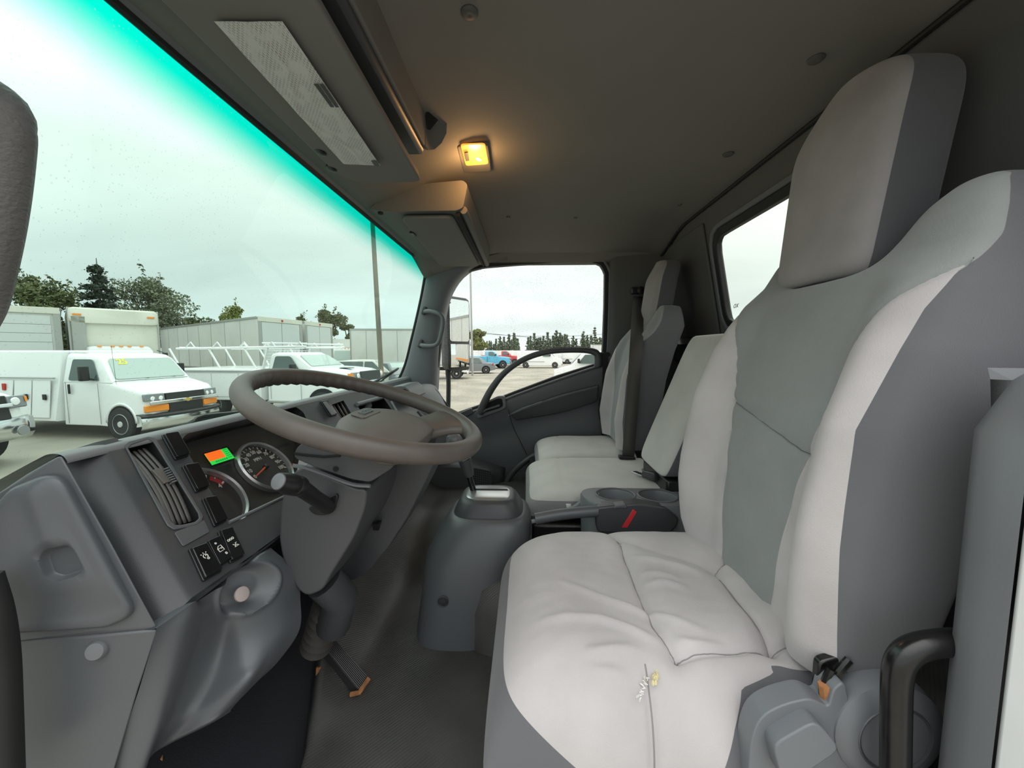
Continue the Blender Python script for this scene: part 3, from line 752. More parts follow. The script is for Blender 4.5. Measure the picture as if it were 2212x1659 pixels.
# dark box section of the wall behind the seat
tb = thing('side_tube', 'worn black painted steel tube bent at right angles beside the recliner cover', 'bar', (.41, -.41, -.6))
MB().tube(catmull([P(2118, 1386, X=.418), P(2090, 1386, X=.411), P(2040, 1388, X=.409), P(1985, 1398, X=.41), P(1952, 1420, X=.41), P(1938, 1462, X=.41), P(1935, 1560, X=.41), P(1933, 1760, X=.41)], 48), .0135, 16).build('tube', M['steel_black'], tb)
bw = thing('driver_belt', 'brown grey seat belt strap hanging behind the doorway pillar', 'seat belt', (.42, -.5, -.5))
wa, wb_ = [P(2072, 1432, X=.43), P(2092, 1432, X=.41)], None
MB().prism([P(2118, 1150, X=.44), P(2140, 1150, X=.43), P(2112, 1480, X=.425), P(2095, 1700, X=.42), P(2042, 1700, X=.44), P(2076, 1480, X=.44)], (.0016, .0005, 0)).build('strap', M['webbing'], bw)

# ---- bench: centre and passenger cushions
def cushion(name, parent, x0, x1, y0, y1, zt, zb, m1, seamx=None, front_dark=True, near_round=5):
    nx, ny = 50, 60; rows = []
    for i in range(nx+1):
        a = math.sin(PI/2*(-1+2*i/nx)); r = []
        for j in range(ny+1):
            t = j/ny; b = t if t < .35 else .35+.65*math.sin(PI/2*(t-.35)/.65)
            y = lerp(y0, y1, b); x = lerp(x0, x1, (a+1)/2)
            fx = max(0, 1-abs(a)**10)**.3; bb = max(0, (b-.1)/.9); fy = max(0, 1-bb**7)**.36
            z = zb+(zt-zb)*fx*fy
            z -= .008*math.exp(-(a/.5)**2)*math.exp(-((y+.2)/.15)**2)
            if seamx:
                for s in seamx: z -= .004*math.exp(-((y-s)/.004)**2)*fx
            z += .0025*mnoise.noise(Vector((x*16, y*16, 5)))*fx*fy
            r.append(Vector((x, y, z)))
        rows.append(r)
    lim = zb+.55*(zt-zb)
    return split_fields(rows, [('low', lambda p, i, j: (lim-p.z)*10, 'seat_low', 'cushion_skirt')], (m1, 'cushion'), parent)
M['seat_low'] = mat('bench_skirt_fabric', (.21, .21, .215), .93, bump=.2, bscale=600, sheen=.2)
cs = thing('centre_seat', 'grey cloth middle seat with a low square folding back and no headrest', 'seat', (1.36, -.25, -.55))
cushion('cushion', cs, 1.185, 1.60, -.47, .0, -.437, -.525, 'seat_grey', [-.13])
ps = thing('passenger_seat', 'grey cloth passenger seat with tall headrest beside the far door', 'seat', (1.79, -.25, -.55))
cushion('cushion', ps, 1.606, 2.01, -.47, -.045, -.437, -.525, 'seat_grey', [-.16])
def ctr_spec(z):
    e = (z+.385)/.435; k = max(.02, 1-abs(2*e-1)**9)**.3
    return (.132*(.72+.28*k), lerp(-.405, -.575, e)-.015*(1-k), .085*(.4+.6*k), .0, None)
zc = [-.385+.435*(math.sin(PI*(k/60-.5))+1)/2 for k in range(61)]
rc_ = back_mesh(1.272, zc, ctr_spec, 96); rr = [r+[r[0]] for r in rc_]
split_fields(rr, [('f', lambda p, i, j: math.cos(2*PI*j/96)-.22, 'seat_grey', 'back_panel')], ('seat_side', 'back_shell'), cs)
for k in (0, 60): MB().poly(rc_[k] if k else rc_[k][::-1]).build('back_end', M['seat_grey'] if k else M['seat_side'], cs)
MB().box((1.28, -.46, -.42), (.24, .06, .05)).build('back_hinge', M['black'], cs, bevel=.008)
def pas_spec(z):
    hw = prof(z, [-.42, -.36, -.2, 0, .08, .14, .18, .205, .22], [.19, .205, .212, .205, .19, .172, .15, .11, .03])
    yf = prof(z, [-.42, -.30, -.12, .0, .1, .2, .22], [-.415, -.42, -.445, -.475, -.515, -.56, -.59])
    th = prof(z, [-.42, -.3, .1, .19, .22], [.09, .14, .15, .10, .02]); bol = prof(z, [-.42, -.3, -.1, .05, .12], [.03, .05, .05, .03, 0])
    return hw, yf, th, bol, None
ringsP = back_mesh(1.795, [-.42+.638*k/60 for k in range(61)], pas_spec, 112)
saddle(ringsP, 1.795, .10, .07, .09)
make_back(ringsP, 1.795, pas_spec, ps, .05, -.2, 112)
headrest(1.795, .098, .108, .105, .395, -.535, -.575, .09, ps)
for m_ in (cs, ps):
    x = m_.location.x; MB().box((x, -.22, -.60), (.36, .40, .10)).build('seat_base', M['black'], m_, bevel=.01)

# ---- belts of the bench
sb = thing('passenger_belt', 'black passenger seat belt hanging from its pillar anchor to a buckle', 'seat belt', (2.05, -.6, .2))
strap = []
for k, p in enumerate(catmull([P(1380, 640, X=2.0), P(1377, 690, X=1.78), P(1374, 757, X=1.56), P(1366, 870, X=1.54), P(1357, 985, X=1.53)], 20)):
    w = lerp(.027, .023, k/20); strap.append([p+V(.004, w, 0), p+V(-.004, -w, 0)])
MB().grid(strap).build('strap', M['webbing'], sb, solid=.002)
pt = P(1382, 628, X=2.015)
MB().obox(pt, V(.012, 0, 0), V(0, .045, 0), V(0, 0, .018)).build('anchor', M['black'], sb, bevel=.007, seg=3)
MB().lathe(pt+V(-.012, 0, 0), (-1, 0, 0), [(.02, 0), (.018, .01), (.006, .013)], 16).build('anchor_bolt', M['black'], sb)
bk = P(1354, 992, X=1.535)
MB().obox(bk+V(0, 0, .006), V(.012, 0, 0), V(0, .033, .004), V(0, 0, .008)).build('tongue', M['black'], sb, bevel=.004)
MB().obox(bk+V(-.02, -.004, -.035), V(.012, 0, 0), V(0, .022, 0), V(0, -.006, .034)).build('buckle', M['plastic_dark'], sb, bevel=.006)
cb = thing('centre_belt', 'grey lap belt and dark buckle lying on the middle seat', 'seat belt', (1.25, -.33, -.42))
q = [P(1378, 1010, X=1.5), P(1400, 1022, X=1.40), P(1420, 1045, X=1.30), P(1445, 1075, X=1.20)]
st = [[p+V(.0, .028, .01), p+V(.0, -.020, .014)] for p in catmull(q, 14)]
MB().grid(st).build('strap', mat('grey_webbing', (.16, .155, .145), .8, bump=.3, bscale=900), cb, solid=.002)
p = P(1408, 1040, X=1.27)
MB().obox(p+V(0, 0, .02), V(.028, .012, -.004), V(-.008, .018, .004), V(0, 0, .013)).build('buckle', M['plastic_dark'], cb, bevel=.006, seg=3)
MB().obox(p+V(.045, .03, .012), V(.02, .012, 0), V(-.004, .01, 0), V(0, 0, .002)).build('tongue', M['chrome'], cb, bevel=.001)
# ---------------------------------------------------------------- dashboard
FP0, FN, FT = V(0, .615, -.150), V(0, -.752, .66), V(0, -.66, -.752)
def FP(x, s, h=0): return FP0+V(x, 0, 0)+FT*s+FN*h
def fp(u, v, h=0): return PP(u, v, FP0+FN*h, FN)
def fpoly(px, h=0): return [fp(u, v, h) for u, v in px]
from mathutils.geometry import tessellate_polygon
def holed(outer, holes):
    pts = outer+[p for h in holes for p in h]
    return MB().add(pts, [tuple(t) for t in tessellate_polygon([outer]+holes)])
dash = thing('dashboard', 'dark grey plastic dashboard running under the windscreen with instruments and vents', 'dashboard', (1.2, .6, -.3))
# upper roll of the dash under the glass
prof = [(.84, -.24), (.72, -.178), (.655, -.145), (.640, -.139), (.628, -.1385), (.620, -.1415), (.6155, -.1475), (.6150, -.151)]
R = []
for k in range(33):
    x = .49+1.53*k/32; R.append([Vector((x, y, z)) for y, z in catmull([(0, y, z) for y, z in prof], 20) for y, z in [(y, z)]] if False else [Vector((x, q.y, q.z)) for q in catmull([(0, y, z) for y, z in prof], 20)])
R.insert(0, [Vector((.483, q.y, q.z)) for q in catmull([(0, y, z) for y, z in prof], 20)])
MB().grid(R).build('dash_top', M['plastic_top'] if 'plastic_top' in M else M['plastic_light'], dash, angle=60)
# instrument face with its openings
cl_px = [(391, 952), (402, 938), (450, 921), (540, 901), (640, 879), (655, 890), (695, 975), (722, 1028), (712, 1036), (611, 1077), (506, 1129), (494, 1127)]
ve_px = [(272, 966), (323, 949), (331, 957), (431, 1117), (424, 1128), (378, 1138), (368, 1130)]
def rr_(px, r, h=0): return rpoly(fpoly(px, h), r, 3)
clo, veo = rr_(cl_px, .006), rr_(ve_px, .004)
c2_px = [(717, 874), (742, 865), (770, 912), (747, 918)]
b2_px = [(773, 876), (828, 859), (868, 915), (800, 935)]
c2o, b2o = fpoly(c2_px), fpoly(b2_px)
outer = [fp(222, 952, .0), FP(.60, -.003), FP(1.3, -.003), FP(2.0, -.003), FP(2.0, .25), FP(1.0, .25), FP(.70, .25), fp(415, 1291)]
holed(outer, [clo, veo, c2o, b2o]).build('instrument_panel', M['plastic_dark'], dash, flat=True)
# outboard bevel of the pod, rolled over the crease
rowsL = [fp(133, 979, -.022), fp(180, 1060, -.022), fp(240, 1168, -.022), fp(300, 1279, -.022), fp(343, 1357, -.022)]
rowsC = [fp(222, 952), fp(272, 1035), fp(322, 1125), fp(372, 1214), fp(415, 1291)]
R = []
for a, b, in zip(catmull(rowsL, 24), catmull(rowsC, 24)):
    c = a.lerp(b, .75)+FN*.002
    R.append([a+V(-.006, .045, -.03), a, a.lerp(b, .35)+FN*.0015, a.lerp(b, .8)+FN*.002, b+FN*.0005, b+V(.02, 0, 0)])
MB().grid(R).build('pod_side', M['plastic_dark'], dash, angle=80)
# top closing strip and bottom return of the pod
MB().grid([[FP(x, -.003), FP(x, -.003, -.012)+V(0, .0, .002)] for x in (.49, .6, 1, 2.0)]).build('pod_top', M['plastic_light'], dash)
MB().grid([[FP(x, .25), FP(x, .253, -.004), FP(x, .25, -.06), FP(x, .25, -.14)] for x in (.45, .7, 1.0, 2.0)]).build('pod_underside', M['plastic_dark'], dash)
# cluster tub
D = -.045
R = [clo, [p+FN*D for p in clo]]
MB().grid(R, cv=True).build('cluster_hood', M['black'], dash)
MB().poly([p+FN*D for p in clo]).build('cluster_face', mat('cluster_black', (.012, .011, .011), .5), dash, flat=True)
lip = [fp(494, 1129, .001), fp(560, 1098, .001), fp(611, 1074, .001), fp(665, 1049, .001)]
MB().tube(lip, .003, 8).build('cluster_lip', M['trim'], dash)
MB().poly([p+FN*-.018 for p in clo]).build('cluster_lens', glassmat('cluster_lens_glass', (.93, .93, .93), .05), dash, flat=True)
def gauge(name, label, u, v, r, nums, a0, a1, caption, needle, red=None):
    c = PP(u, v, FP0+FN*(D+.002), FN)
    g = thing(name, label, 'gauge', tuple(c)); g['kind'] = 'thing'
    X, U = V(1, 0, 0), -FT
    def pt(a, rr, h=0): a = math.radians(a); return c+X*math.sin(a)*rr+U*math.cos(a)*rr+FN*h
    MB().lathe(c, FN, [(r*1.0, -.001), (r*1.0, .008), (r*.955, .0115), (r*.90, .009), (r*.895, .0005)], 48, capa=False, capb=False).build('bezel_ring', M['silver'], g)
    df = MB().lathe(c, FN, [(r*.9, -.0005), (r*.9, .0005)], 40).build('dial_face', mat('dial_black', (.016, .014, .014), .55), g)
    n = len(nums)
    tk = MB()
    for k in range((n-1)*2+1):
        a = lerp(a0, a1, k/((n-1)*2)); L = .10 if k % 2 == 0 else .06
        d = (pt(a, 1)-c).normalized(); sd = d.cross(FN)*r*(.022 if k % 2 == 0 else .014)
        p, q = pt(a, r*.86, .001), pt(a, r*(.86-L), .001)
        tk.add([p+sd, p-sd, q-sd, q+sd], [(0, 1, 2, 3)])
    MBo = tk.build('tick_marks', M['dial_white'], df, flat=True); MBo['kind'] = 'stuff'
    for k, s in enumerate(nums):
        a = lerp(a0, a1, k/(n-1)); txt(s, r*.19, M['dial_white'], pt(a, r*.64, .0012), X, U, 'numeral', df)
    txt(caption, r*.17, M['dial_white'], pt(0, r*.36, .0012), X, U, 'caption', df)
    if red:
        R = [[pt(lerp(red[0], red[1], k/10), r*.86, .0008), pt(lerp(red[0], red[1], k/10), r*.70, .0008)] for k in range(11)]
        MB().grid(R).build('red_band', M['dial_red'], df, flat=True)
    nd = (pt(needle, 1)-c).normalized(); sd = nd.cross(FN)*r*.03
    MB().add([c+sd+FN*.006, c-sd+FN*.006, pt(needle, r*.74, .006)-sd*.5, pt(needle, r*.74, .006)+sd*.5], [(0, 1, 2, 3)]).build('needle', M['needle'], g, flat=True, solid=.001)
    MB().lathe(c, FN, [(r*.09, 0), (r*.09, .008), (r*.06, .010)], 16).build('needle_hub', M['black'], g)
    return g
M['dial_white'] = mat('dial_print_white', (.62, .60, .56), .6)
M['dial_red'] = mat('dial_print_red', (.35, .03, .03), .6)
M['needle'] = mat('orange_needle', (.75, .10, .03), .5)
gauge('speedometer', 'round black speedometer with silver rim and orange needle near zero', 572, 1010, .066, ['0', '10', '20', '30', '40', '50', '60', '70', '80', '90', '100'], -104, 112, 'MPH', -104)
gauge('tachometer', 'round black rev counter with silver rim and red band, lower than speedometer', 449, 1083, .0690, ['0', '1', '2', '3', '4'], -60, 68, 'x1000', -60, red=(43, 71))
M['lcd_green'] = mat('lcd_green', (.0, .12, .03), .4, emit=(.02, .62, .06), estr=1.0)
M['lcd_orange'] = mat('lcd_orange', (.2, .05, .0), .4, emit=(1.0, .13, .01), estr=1.1)
lcd = thing('display_screen', 'small lit green and orange display between the two gauges', 'screen', tuple(fp(474, 988, D)))
LQ = [(441, 981), (490, 967), (507, 989), (458, 1005)]
h = D+.003
MB().prism(fpoly([(438, 980), (491, 964), (511, 990), (457, 1008)], D+.001), FN*.0015).build('screen_frame', M['black_gloss'], lcd)
A, B, C_, E_ = fpoly(LQ, h); mp = lambda s, t: A.lerp(B, s).lerp(E_.lerp(C_, s), t)
MB().poly([mp(0, 0), mp(1, 0), mp(1, 1), mp(0, 1)]).build('green_field', M['lcd_green'], lcd, flat=True)
MB().poly([q+FN*.0006 for q in (mp(0, 0), mp(.70, 0), mp(.70, .70), mp(.0, .70))]).build('orange_field', M['lcd_orange'], lcd, flat=True)
dk = MB()
for k in range(5): dk.poly([q+FN*.0008 for q in (mp(.76, .1+.17*k), mp(.95, .1+.17*k), mp(.95, .16+.17*k), mp(.76, .16+.17*k))])
for k in range(6): dk.poly([q+FN*.0008 for q in (mp(.2+.09*k, .78), mp(.26+.09*k, .78), mp(.26+.09*k, .92), mp(.2+.09*k, .92))])
dko = dk.build('segments', mat('lcd_segment', (.0, .05, .01), .5, emit=(.0, .25, .03), estr=1.0), lcd, flat=True); dko['kind'] = 'stuff'
for q in ((573, 959), (633, 1003)):
    MB().lathe(fp(q[0], q[1], D+.002), FN, [(.003, 0), (.003, .001)], 10).build('tell_tale', M['needle'] if q[0] > 600 else mat('dim_green_lamp', (.05, .12, .02), .5), dash)

# driver's air vent: tub, curved vanes and thumb wheel
vent = thing('air_vent', 'tall slanted air vent with curved grey louvres beside the instruments', 'vent', tuple(fp(350, 1045)))
MB().grid([veo, [p+FN*-.05 for p in veo]], cv=True).build('vent_tub', M['black'], vent)
MB().poly([p+FN*-.05 for p in veo]).build('vent_back', M['void'], vent, flat=True)
MB().ringprism(resample(rr_([(264, 958), (327, 942), (336, 950), (440, 1120), (428, 1135), (372, 1147), (360, 1138)], .004), 40), resample(veo, 40), FN*.0025).build('vent_frame', M['plastic'], vent, bevel=.001)
for k in range(5):
    t = (k+.12)/5.0
    a, b = fp(274, 972).lerp(fp(326, 957), t), fp(374, 1131).lerp(fp(428, 1116), t)
    R = []
    for j in range(15):
        q = a.lerp(b, j/14)+FN*(-.010+.010*math.sin(PI*j/14)); w = V(.0112, 0, 0)-FN*.006
        R.append([q, q+w*.5+FN*.001, q+w])
    MB().grid(R).build('vent_louvre', M['vent_vane'] if 'vent_vane' in M else M['leather_pad'], vent, solid=.002)
th = MB()
for k in range(7):
    q = fp(lerp(357, 374, k/6), lerp(1014, 1042, k/6), .003); th.obox(q, V(.004, 0, 0), FT*.0011, FN*.003)
tho = th.build('thumb_wheel', M['plastic_light'], vent)
tho['kind'] = 'stuff'
MB().obox(fp(350, 1028, .0005), V(.0075, 0, 0), FT*.014, FN*.0022).build('vent_tab', M['leather_pad'], vent, bevel=.001)
MB().prism(rr_([(375, 1152), (440, 1124), (452, 1150), (394, 1182)], .003), FN*.002).build('blank_pad', M['plastic'], dash, bevel=.001)

# rocker blanks and labelled rockers
def switch(px, label, group=None, name='rocker_switch', tilt=.0):
    c = sum(fpoly(px), Vector())/len(px); t = thing(name, label, 'switch', tuple(c), group)
    o = fpoly(px); big = [c+(p-c)*1.07 for p in o]
    MB().prism(rpoly(big, .003), FN*.004).build('switch_frame', M['black'], t, bevel=.001)
    rk = MB().prism(rpoly(o, .0035), FN*.009).build('rocker', M['black_gloss'], t, bevel=.0028, seg=3)
    return rk, c
switch([(348, 943), (378, 938), (405, 985), (376, 994)], 'topmost of the three blank black rockers beside the vent', 'blank rocker switches')
switch([(392, 1010), (422, 1005), (447, 1054), (420, 1064)], 'middle of the three blank black rockers beside the vent', 'blank rocker switches')
switch([(435, 1081), (461, 1077), (486, 1126), (460, 1138)], 'lowest of the three blank black rockers beside the vent', 'blank rocker switches')
def icon(pls, c, k, parent, name='icon', w=.00055):
    mb = MB()
    for pl in pls:
        pts = [c+V(1, 0, 0)*x*k-FT*y*k+FN*.0093 for x, y in pl]
        mb.tube(pts, w, 5)
    o = mb.build(name, M['icon_white'], parent, flat=True); o['label'] = 'white printed symbol'
M['icon_white'] = mat('icon_print', (.7, .68, .62), .6)
arc_ = lambda cx, cy, r, a, b, n=10: [(cx+r*math.cos(math.radians(lerp(a, b, k/n))), cy+r*math.sin(math.radians(lerp(a, b, k/n)))) for k in range(n+1)]
t, c = switch([(406, 1190), (440, 1177), (474, 1235), (436, 1256)], 'black rocker with a dimmer dial symbol, nearest the door of the three', 'labelled rocker switches')
icon([arc_(0, .35, .28, -60, 240), [(0, .35), (.15, .5)], [(.3, .7), (.4, .8)], [(-.3, .7), (-.4, .8)], [(0, .75), (0, .9)], arc_(.1, -.05, .12, 0, 360)], c, .012, t)
t, c = switch([(441, 1175), (468, 1163), (494, 1210), (468, 1228)], 'black rocker with a door lock symbol, middle of the lower three', 'labelled rocker switches')
icon([[(-.35, -.3), (-.35, .15), (-.05, .45), (.35, .45), (.35, -.3), (-.35, -.3)], [(-.3, .12), (.3, .12)], [(.1, -.0), (.25, 0)], arc_(0, .95, .1, 0, 360), arc_(.2, -.8, .11, 0, 360), [(.1, -.95), (.3, -.95)]], c, .012, t)
t, c = switch([(469, 1152), (495, 1144), (522, 1203), (494, 1217)], 'black rocker with three small rings over a second symbol, nearest the wheel', 'labelled rocker switches')
icon([arc_(-.35, .5, .14, 0, 360), arc_(0, .5, .14, 0, 360), arc_(.35, .5, .14, 0, 360), [(-.3, -.7), (.4, -.7)], [(-.3, -.25), (-.1, -.5), (.1, -.5), (.1, -.25), (.35, -.25)], [(-.2, -.65), (0, -.45), (.3, -.6)]], c, .012, t)

# driver's end panel with fuse lid
def epx(u, v): return P(u, v, X=.405+.028*max(0, min(350, u))/350)
ep = [epx(*q) for q in ((-60, 1096), (0, 1062), (60, 1021), (100, 998), (133, 979), (170, 1044), (240, 1168), (300, 1279), (343, 1357), (200, 1370), (0, 1388), (-60, 1392))]
MB().prism(ep, (.05, .10, -.055)).build('end_panel', M['plastic'], dash, bevel=.004, seg=3)
lid_px = [(-30, 1120), (-5, 1095), (32, 1054), (100, 1026), (133, 1026), (152, 1044), (220, 1172), (293, 1312), (284, 1331), (240, 1351), (120, 1359), (25, 1364), (-30, 1366)]
def lpt(u, v, d): p = epx(u, v); return p+V(-1, -.30, .25).normalized()*d
oc = Vector((120, 1205, 0)); O = resample(rpoly([(u, v, 0) for u, v in lid_px], 14, 4), 96)
hx = resample(rpoly([(101, 1196, 0), (117, 1180, 0), (165, 1170, 0), (178, 1182, 0), (198, 1222, 0), (189, 1236, 0), (142, 1250, 0), (116, 1242, 0)], 9, 4), 96)
hc = Vector((148, 1211, 0))
ang = lambda p, c: math.atan2(p.y-c.y, p.x-c.x)
hx.sort(key=lambda p: ang(p, hc)); O.sort(key=lambda p: ang(p, hc))
def bulge(p):
    rg = math.exp(-((p.x-(.36*(p.y-1130)+118))/26)**2)*smooth((1250-p.y)/130)*.004
    return .011+rg-.004*smooth((p.y-1250)/70)
rings = [[lpt(p.x, p.y, -.001) for p in O], [lpt(*(p.lerp(oc, .0).to_2d()), .005) for p in O], [lpt(*(p.lerp(oc, .045).to_2d()), .0095) for p in O]]
for f in (.12, .25, .4, .55, .7, .85, 1.0):
    r = []
    for o_, h_ in zip(O, hx):
        q = o_.lerp(oc, .06).lerp(h_, f); r.append(lpt(q.x, q.y, bulge(q)+(.0015 if f > .84 else 0)))
    rings.append(r)
for f, d in ((.05, .010), (.12, .003), (.3, .0), (.7, -.0015)): rings.append([lpt(*(h_.lerp(hc, f).to_2d()), d) for h_ in hx])
mb = MB().grid(rings, cv=True); mb.f.append(tuple(range(len(mb.v)-96, len(mb.v))))
lid = thing('fuse_lid', 'grey plastic fuse box lid with recessed finger pull at the dash end', 'cover', tuple(epx(150, 1200)))
mb.build('lid', M['plastic'], lid, angle=75)
MB().tube([lpt(252, 1252, .0), lpt(262, 1272, .0), lpt(270, 1288, .0)], .0022, 6).build('hinge_gap', M['void'], lid)
# lower door-side panel with its push button
lo = [epx(*q) for q in ((-80, 1396), (0, 1391), (200, 1373), (343, 1359), (300, 1490), (249, 1662), (230, 1760), (-80, 1760))]
MB().prism(lo, (.03, .05, 0)).build('kick_panel', M['plastic'], dash, bevel=.003)
c = epx(212, 1403); MB().lathe(c, (-1, -.25, .25), [(.0115, -.002), (.0115, .003), (.0095, .006), (.004, .0065)], 24).build('push_fastener', M['plastic_light'], dash)
MB().tube(catmull([P(u, v, X=x) for u, v, x in ((-42, 1250, .37), (-18, 1330, .37), (-4, 1420, .375), (2, 1540, .375), (8, 1700, .375))], 24), .016, 10).build('door_seal', M['rubber'], struct(bpy.data.objects['trim_3']) if True else dash)

# knee bolster below the pod, with the coin dish
ctrl = [
 [(338, 1357, .43), (416, 1303, .47), (430, 1296, .50), (470, 1270, .53), (510, 1238, .56), (560, 1200, .60), (585, 1183, .64)],
 [(330, 1390, .43), (408, 1335, .462), (445, 1325, .50), (480, 1318, .535), (520, 1290, .555), (590, 1245, .60), (640, 1235, .65)],
 [(318, 1430, .43), (398, 1381, .458), (431, 1391, .503), (475, 1385, .54), (528, 1372, .55), (600, 1330, .595), (649, 1300, .65)],
 [(300, 1490, .43), (378, 1450, .452), (408, 1460, .492), (460, 1450, .525), (532, 1430, .535), (595, 1385, .575), (646, 1362, .63)],
 [(280, 1550, .43), (358, 1512, .447), (386, 1522, .484), (440, 1505, .51), (530, 1470, .52), (568, 1448, .55), (600, 1430, .59)],
 [(262, 1610, .43), (340, 1570, .443), (362, 1575, .472), (410, 1550, .495), (490, 1520, .51), (520, 1508, .53), (545, 1482, .56)],
 [(248, 1660, .43), (316, 1643, .44), (330, 1625, .47), (365, 1602, .485), (432, 1569, .495), (470, 1550, .505), (500, 1532, .53)],
 [(235, 1720, .43), (300, 1700, .44), (325, 1636, .475), (365, 1608, .49), (432, 1575, .50), (470, 1555, .51), (500, 1536, .535)]]
rowsK = []
for r in ctrl: rowsK.append(catmull([P(u, v, X=x) for u, v, x in r], 110))
cols = [catmull([r[j] for r in rowsK], 110) for j in range(111)]
G = [[cols[j][i] for j in range(111)] for i in range(111)]
dc = P(560, 1270, X=.568)
for r in G:
    for p in r:
        d = p-dc; dd = math.hypot(d.x/1.15, d.z)
        p.y += .020*smooth((.036-dd)/.015); p.y -= .0045*math.exp(-((dd-.037)/.004)**2)
kn = MB().grid(G)
kn.grid([[r[-1], r[-1]+V(.02, .07, 0)] for r in G]); kn.grid([[p, p+V(.0, .06, .03)] for p in G[-1]]); kn.grid([[p, p+V(.004, .05, -.012)] for p in G[0]])
kb = thing('knee_bolster', 'grey plastic bolster under the dash with a shallow coin dish', 'panel', tuple(P(500, 1400, X=.5)))
kn.build('bolster_skin', M['plastic'], kb, angle=70)
q = P(529, 1284, X=.558); MB().lathe(q+V(0, .006, 0), (-.25, -.85, .45), [(.011, 0), (.011, .003), (.009, .004)], 20).build('round_sticker', mat('faded_pink_sticker', (.36, .30, .29), .8), kb)['label'] = 'faded round sticker'
# black sheet standing in for shade, and odds and ends below the dash
ud = MB().tube([P(405, 1640, X=.62), P(440, 1585, X=.66)], .012, 8); ud.build('beige_bracket', mat('dusty_bracket', (.30, .28, .23), .8), kb)
MB().tube([P(325, 1650, X=.56), P(350, 1640, X=.57)], .008, 8).build('rusty_bolt', M['rust'], kb)
MB().box((.60, .70, -.62), (.40, .02, .60)).build('under_dash_shade_sheet', M['void'], kb)

# ---------------------------------------------------------------- centre and passenger side of the dash
MB().grid([c2o, [p+FN*-.05 for p in c2o]], cv=True).build('centre_vent_tub', M['black'], dash)
MB().poly([p+FN*-.05 for p in c2o]).build('centre_vent_back', M['void'], dash, flat=True)
for k in range(3):
    t = (k+.7)/3.2; a, b = c2o[0].lerp(c2o[1], t), c2o[3].lerp(c2o[2], t)
    MB().grid([[a+FN*-.004, a+V(.012, 0, 0)-FN*.02], [b+FN*-.004, b+V(.012, 0, 0)-FN*.02]]).build('centre_louvre', M['leather_pad'], dash, solid=.002)
MB().grid([b2o, [p+FN*-.14 for p in b2o]], cv=True).build('storage_bin', M['black'], dash)
MB().poly([p+FN*-.14 for p in b2o]).build('bin_back', M['void'], dash, flat=True)
MB().tube([fp(771, 874, .004), fp(829, 857, .004)], .008, 8).build('bin_lip', M['trim'], dash)
q = fp(795, 876, -.02); MB().lathe(q, (-1, -.5, .3), [(.014, 0), (.013, .008), (.004, .011)], 14).build('lighter_knob', M['plastic_light'], dash)
t, c = switch([(691, 869), (704, 867), (725, 897), (712, 900)], 'tall grey rocker on the dash seen through the steering wheel', name='rocker_switch')
MB().prism(rpoly(fpoly([(697, 869), (704, 868), (724, 896), (716, 898)], .0125), .003), FN*.003).build('rocker_cap', M['plastic_light'], t, bevel=.001)
for a, b in (((845, 868), (862, 899)), ((903, 888), (918, 905))):
    MB().tube([fp(*a, .003), fp(*b, .003)], .006, 8).build('bright_edge', M['plastic_light'], dash)
# raised radio hood and the passenger cowl
hood = [P(u, v, X=1.62) for u, v in ((832, 846), (846, 835), (872, 833), (884, 843), (892, 862), (845, 868))]
MB().prism(rpoly(hood, .01), (.22, 0, 0)).build('radio_hood', M['plastic_light'], dash, bevel=.008, seg=3)
MB().prism(rpoly([P(u, v, X=1.617) for u, v in ((861, 844), (874, 840), (884, 846), (866, 852))], .004), (.01, 0, 0)).build('radio_opening', M['void'], dash)
cw = [[P(u, v, X=x) for u, v, x in r] for r in (
    [(872, 852, 1.78), (878, 846, 1.82), (905, 834, 1.90), (925, 832, 1.97), (938, 836, 2.02)],
    [(868, 870, 1.74), (885, 856, 1.80), (915, 845, 1.88), (937, 846, 1.96), (950, 856, 2.02)],
    [(868, 900, 1.70), (890, 880, 1.76), (925, 866, 1.86), (950, 866, 1.95), (962, 876, 2.02)],
    [(872, 950, 1.68), (900, 920, 1.74), (940, 905, 1.84), (970, 905, 1.94), (976, 912, 2.02)],
    [(880, 1010, 1.68), (915, 980, 1.74), (950, 965, 1.84), (976, 960, 1.94), (982, 962, 2.02)])]
rws = [catmull(r, 18) for r in cw]; cl_ = [catmull([r[j] for r in rws], 24) for j in range(19)]
MB().grid([[cl_[j][i] for j in range(19)] for i in range(25)]).build('passenger_cowl', M['plastic_light'], dash, angle=70, solid=-.01)
MB().tube(catmull([P(u, v, X=1.985) for u, v in ((930, 835), (941, 843), (955, 862), (970, 880))], 14), .006, 8).build('cowl_seam', M['rubber'], dash)
MB().grid([[Vector((x, y, z)) for y, z in ((.452, -.341), (.45, -.36), (.44, -.42), (.50, -.62), (.60, -.75))] for x in (.98, 1.3, 1.7, 2.0)]).build('passenger_lower_panel', M['plastic_dark'], dash, solid=-.01)

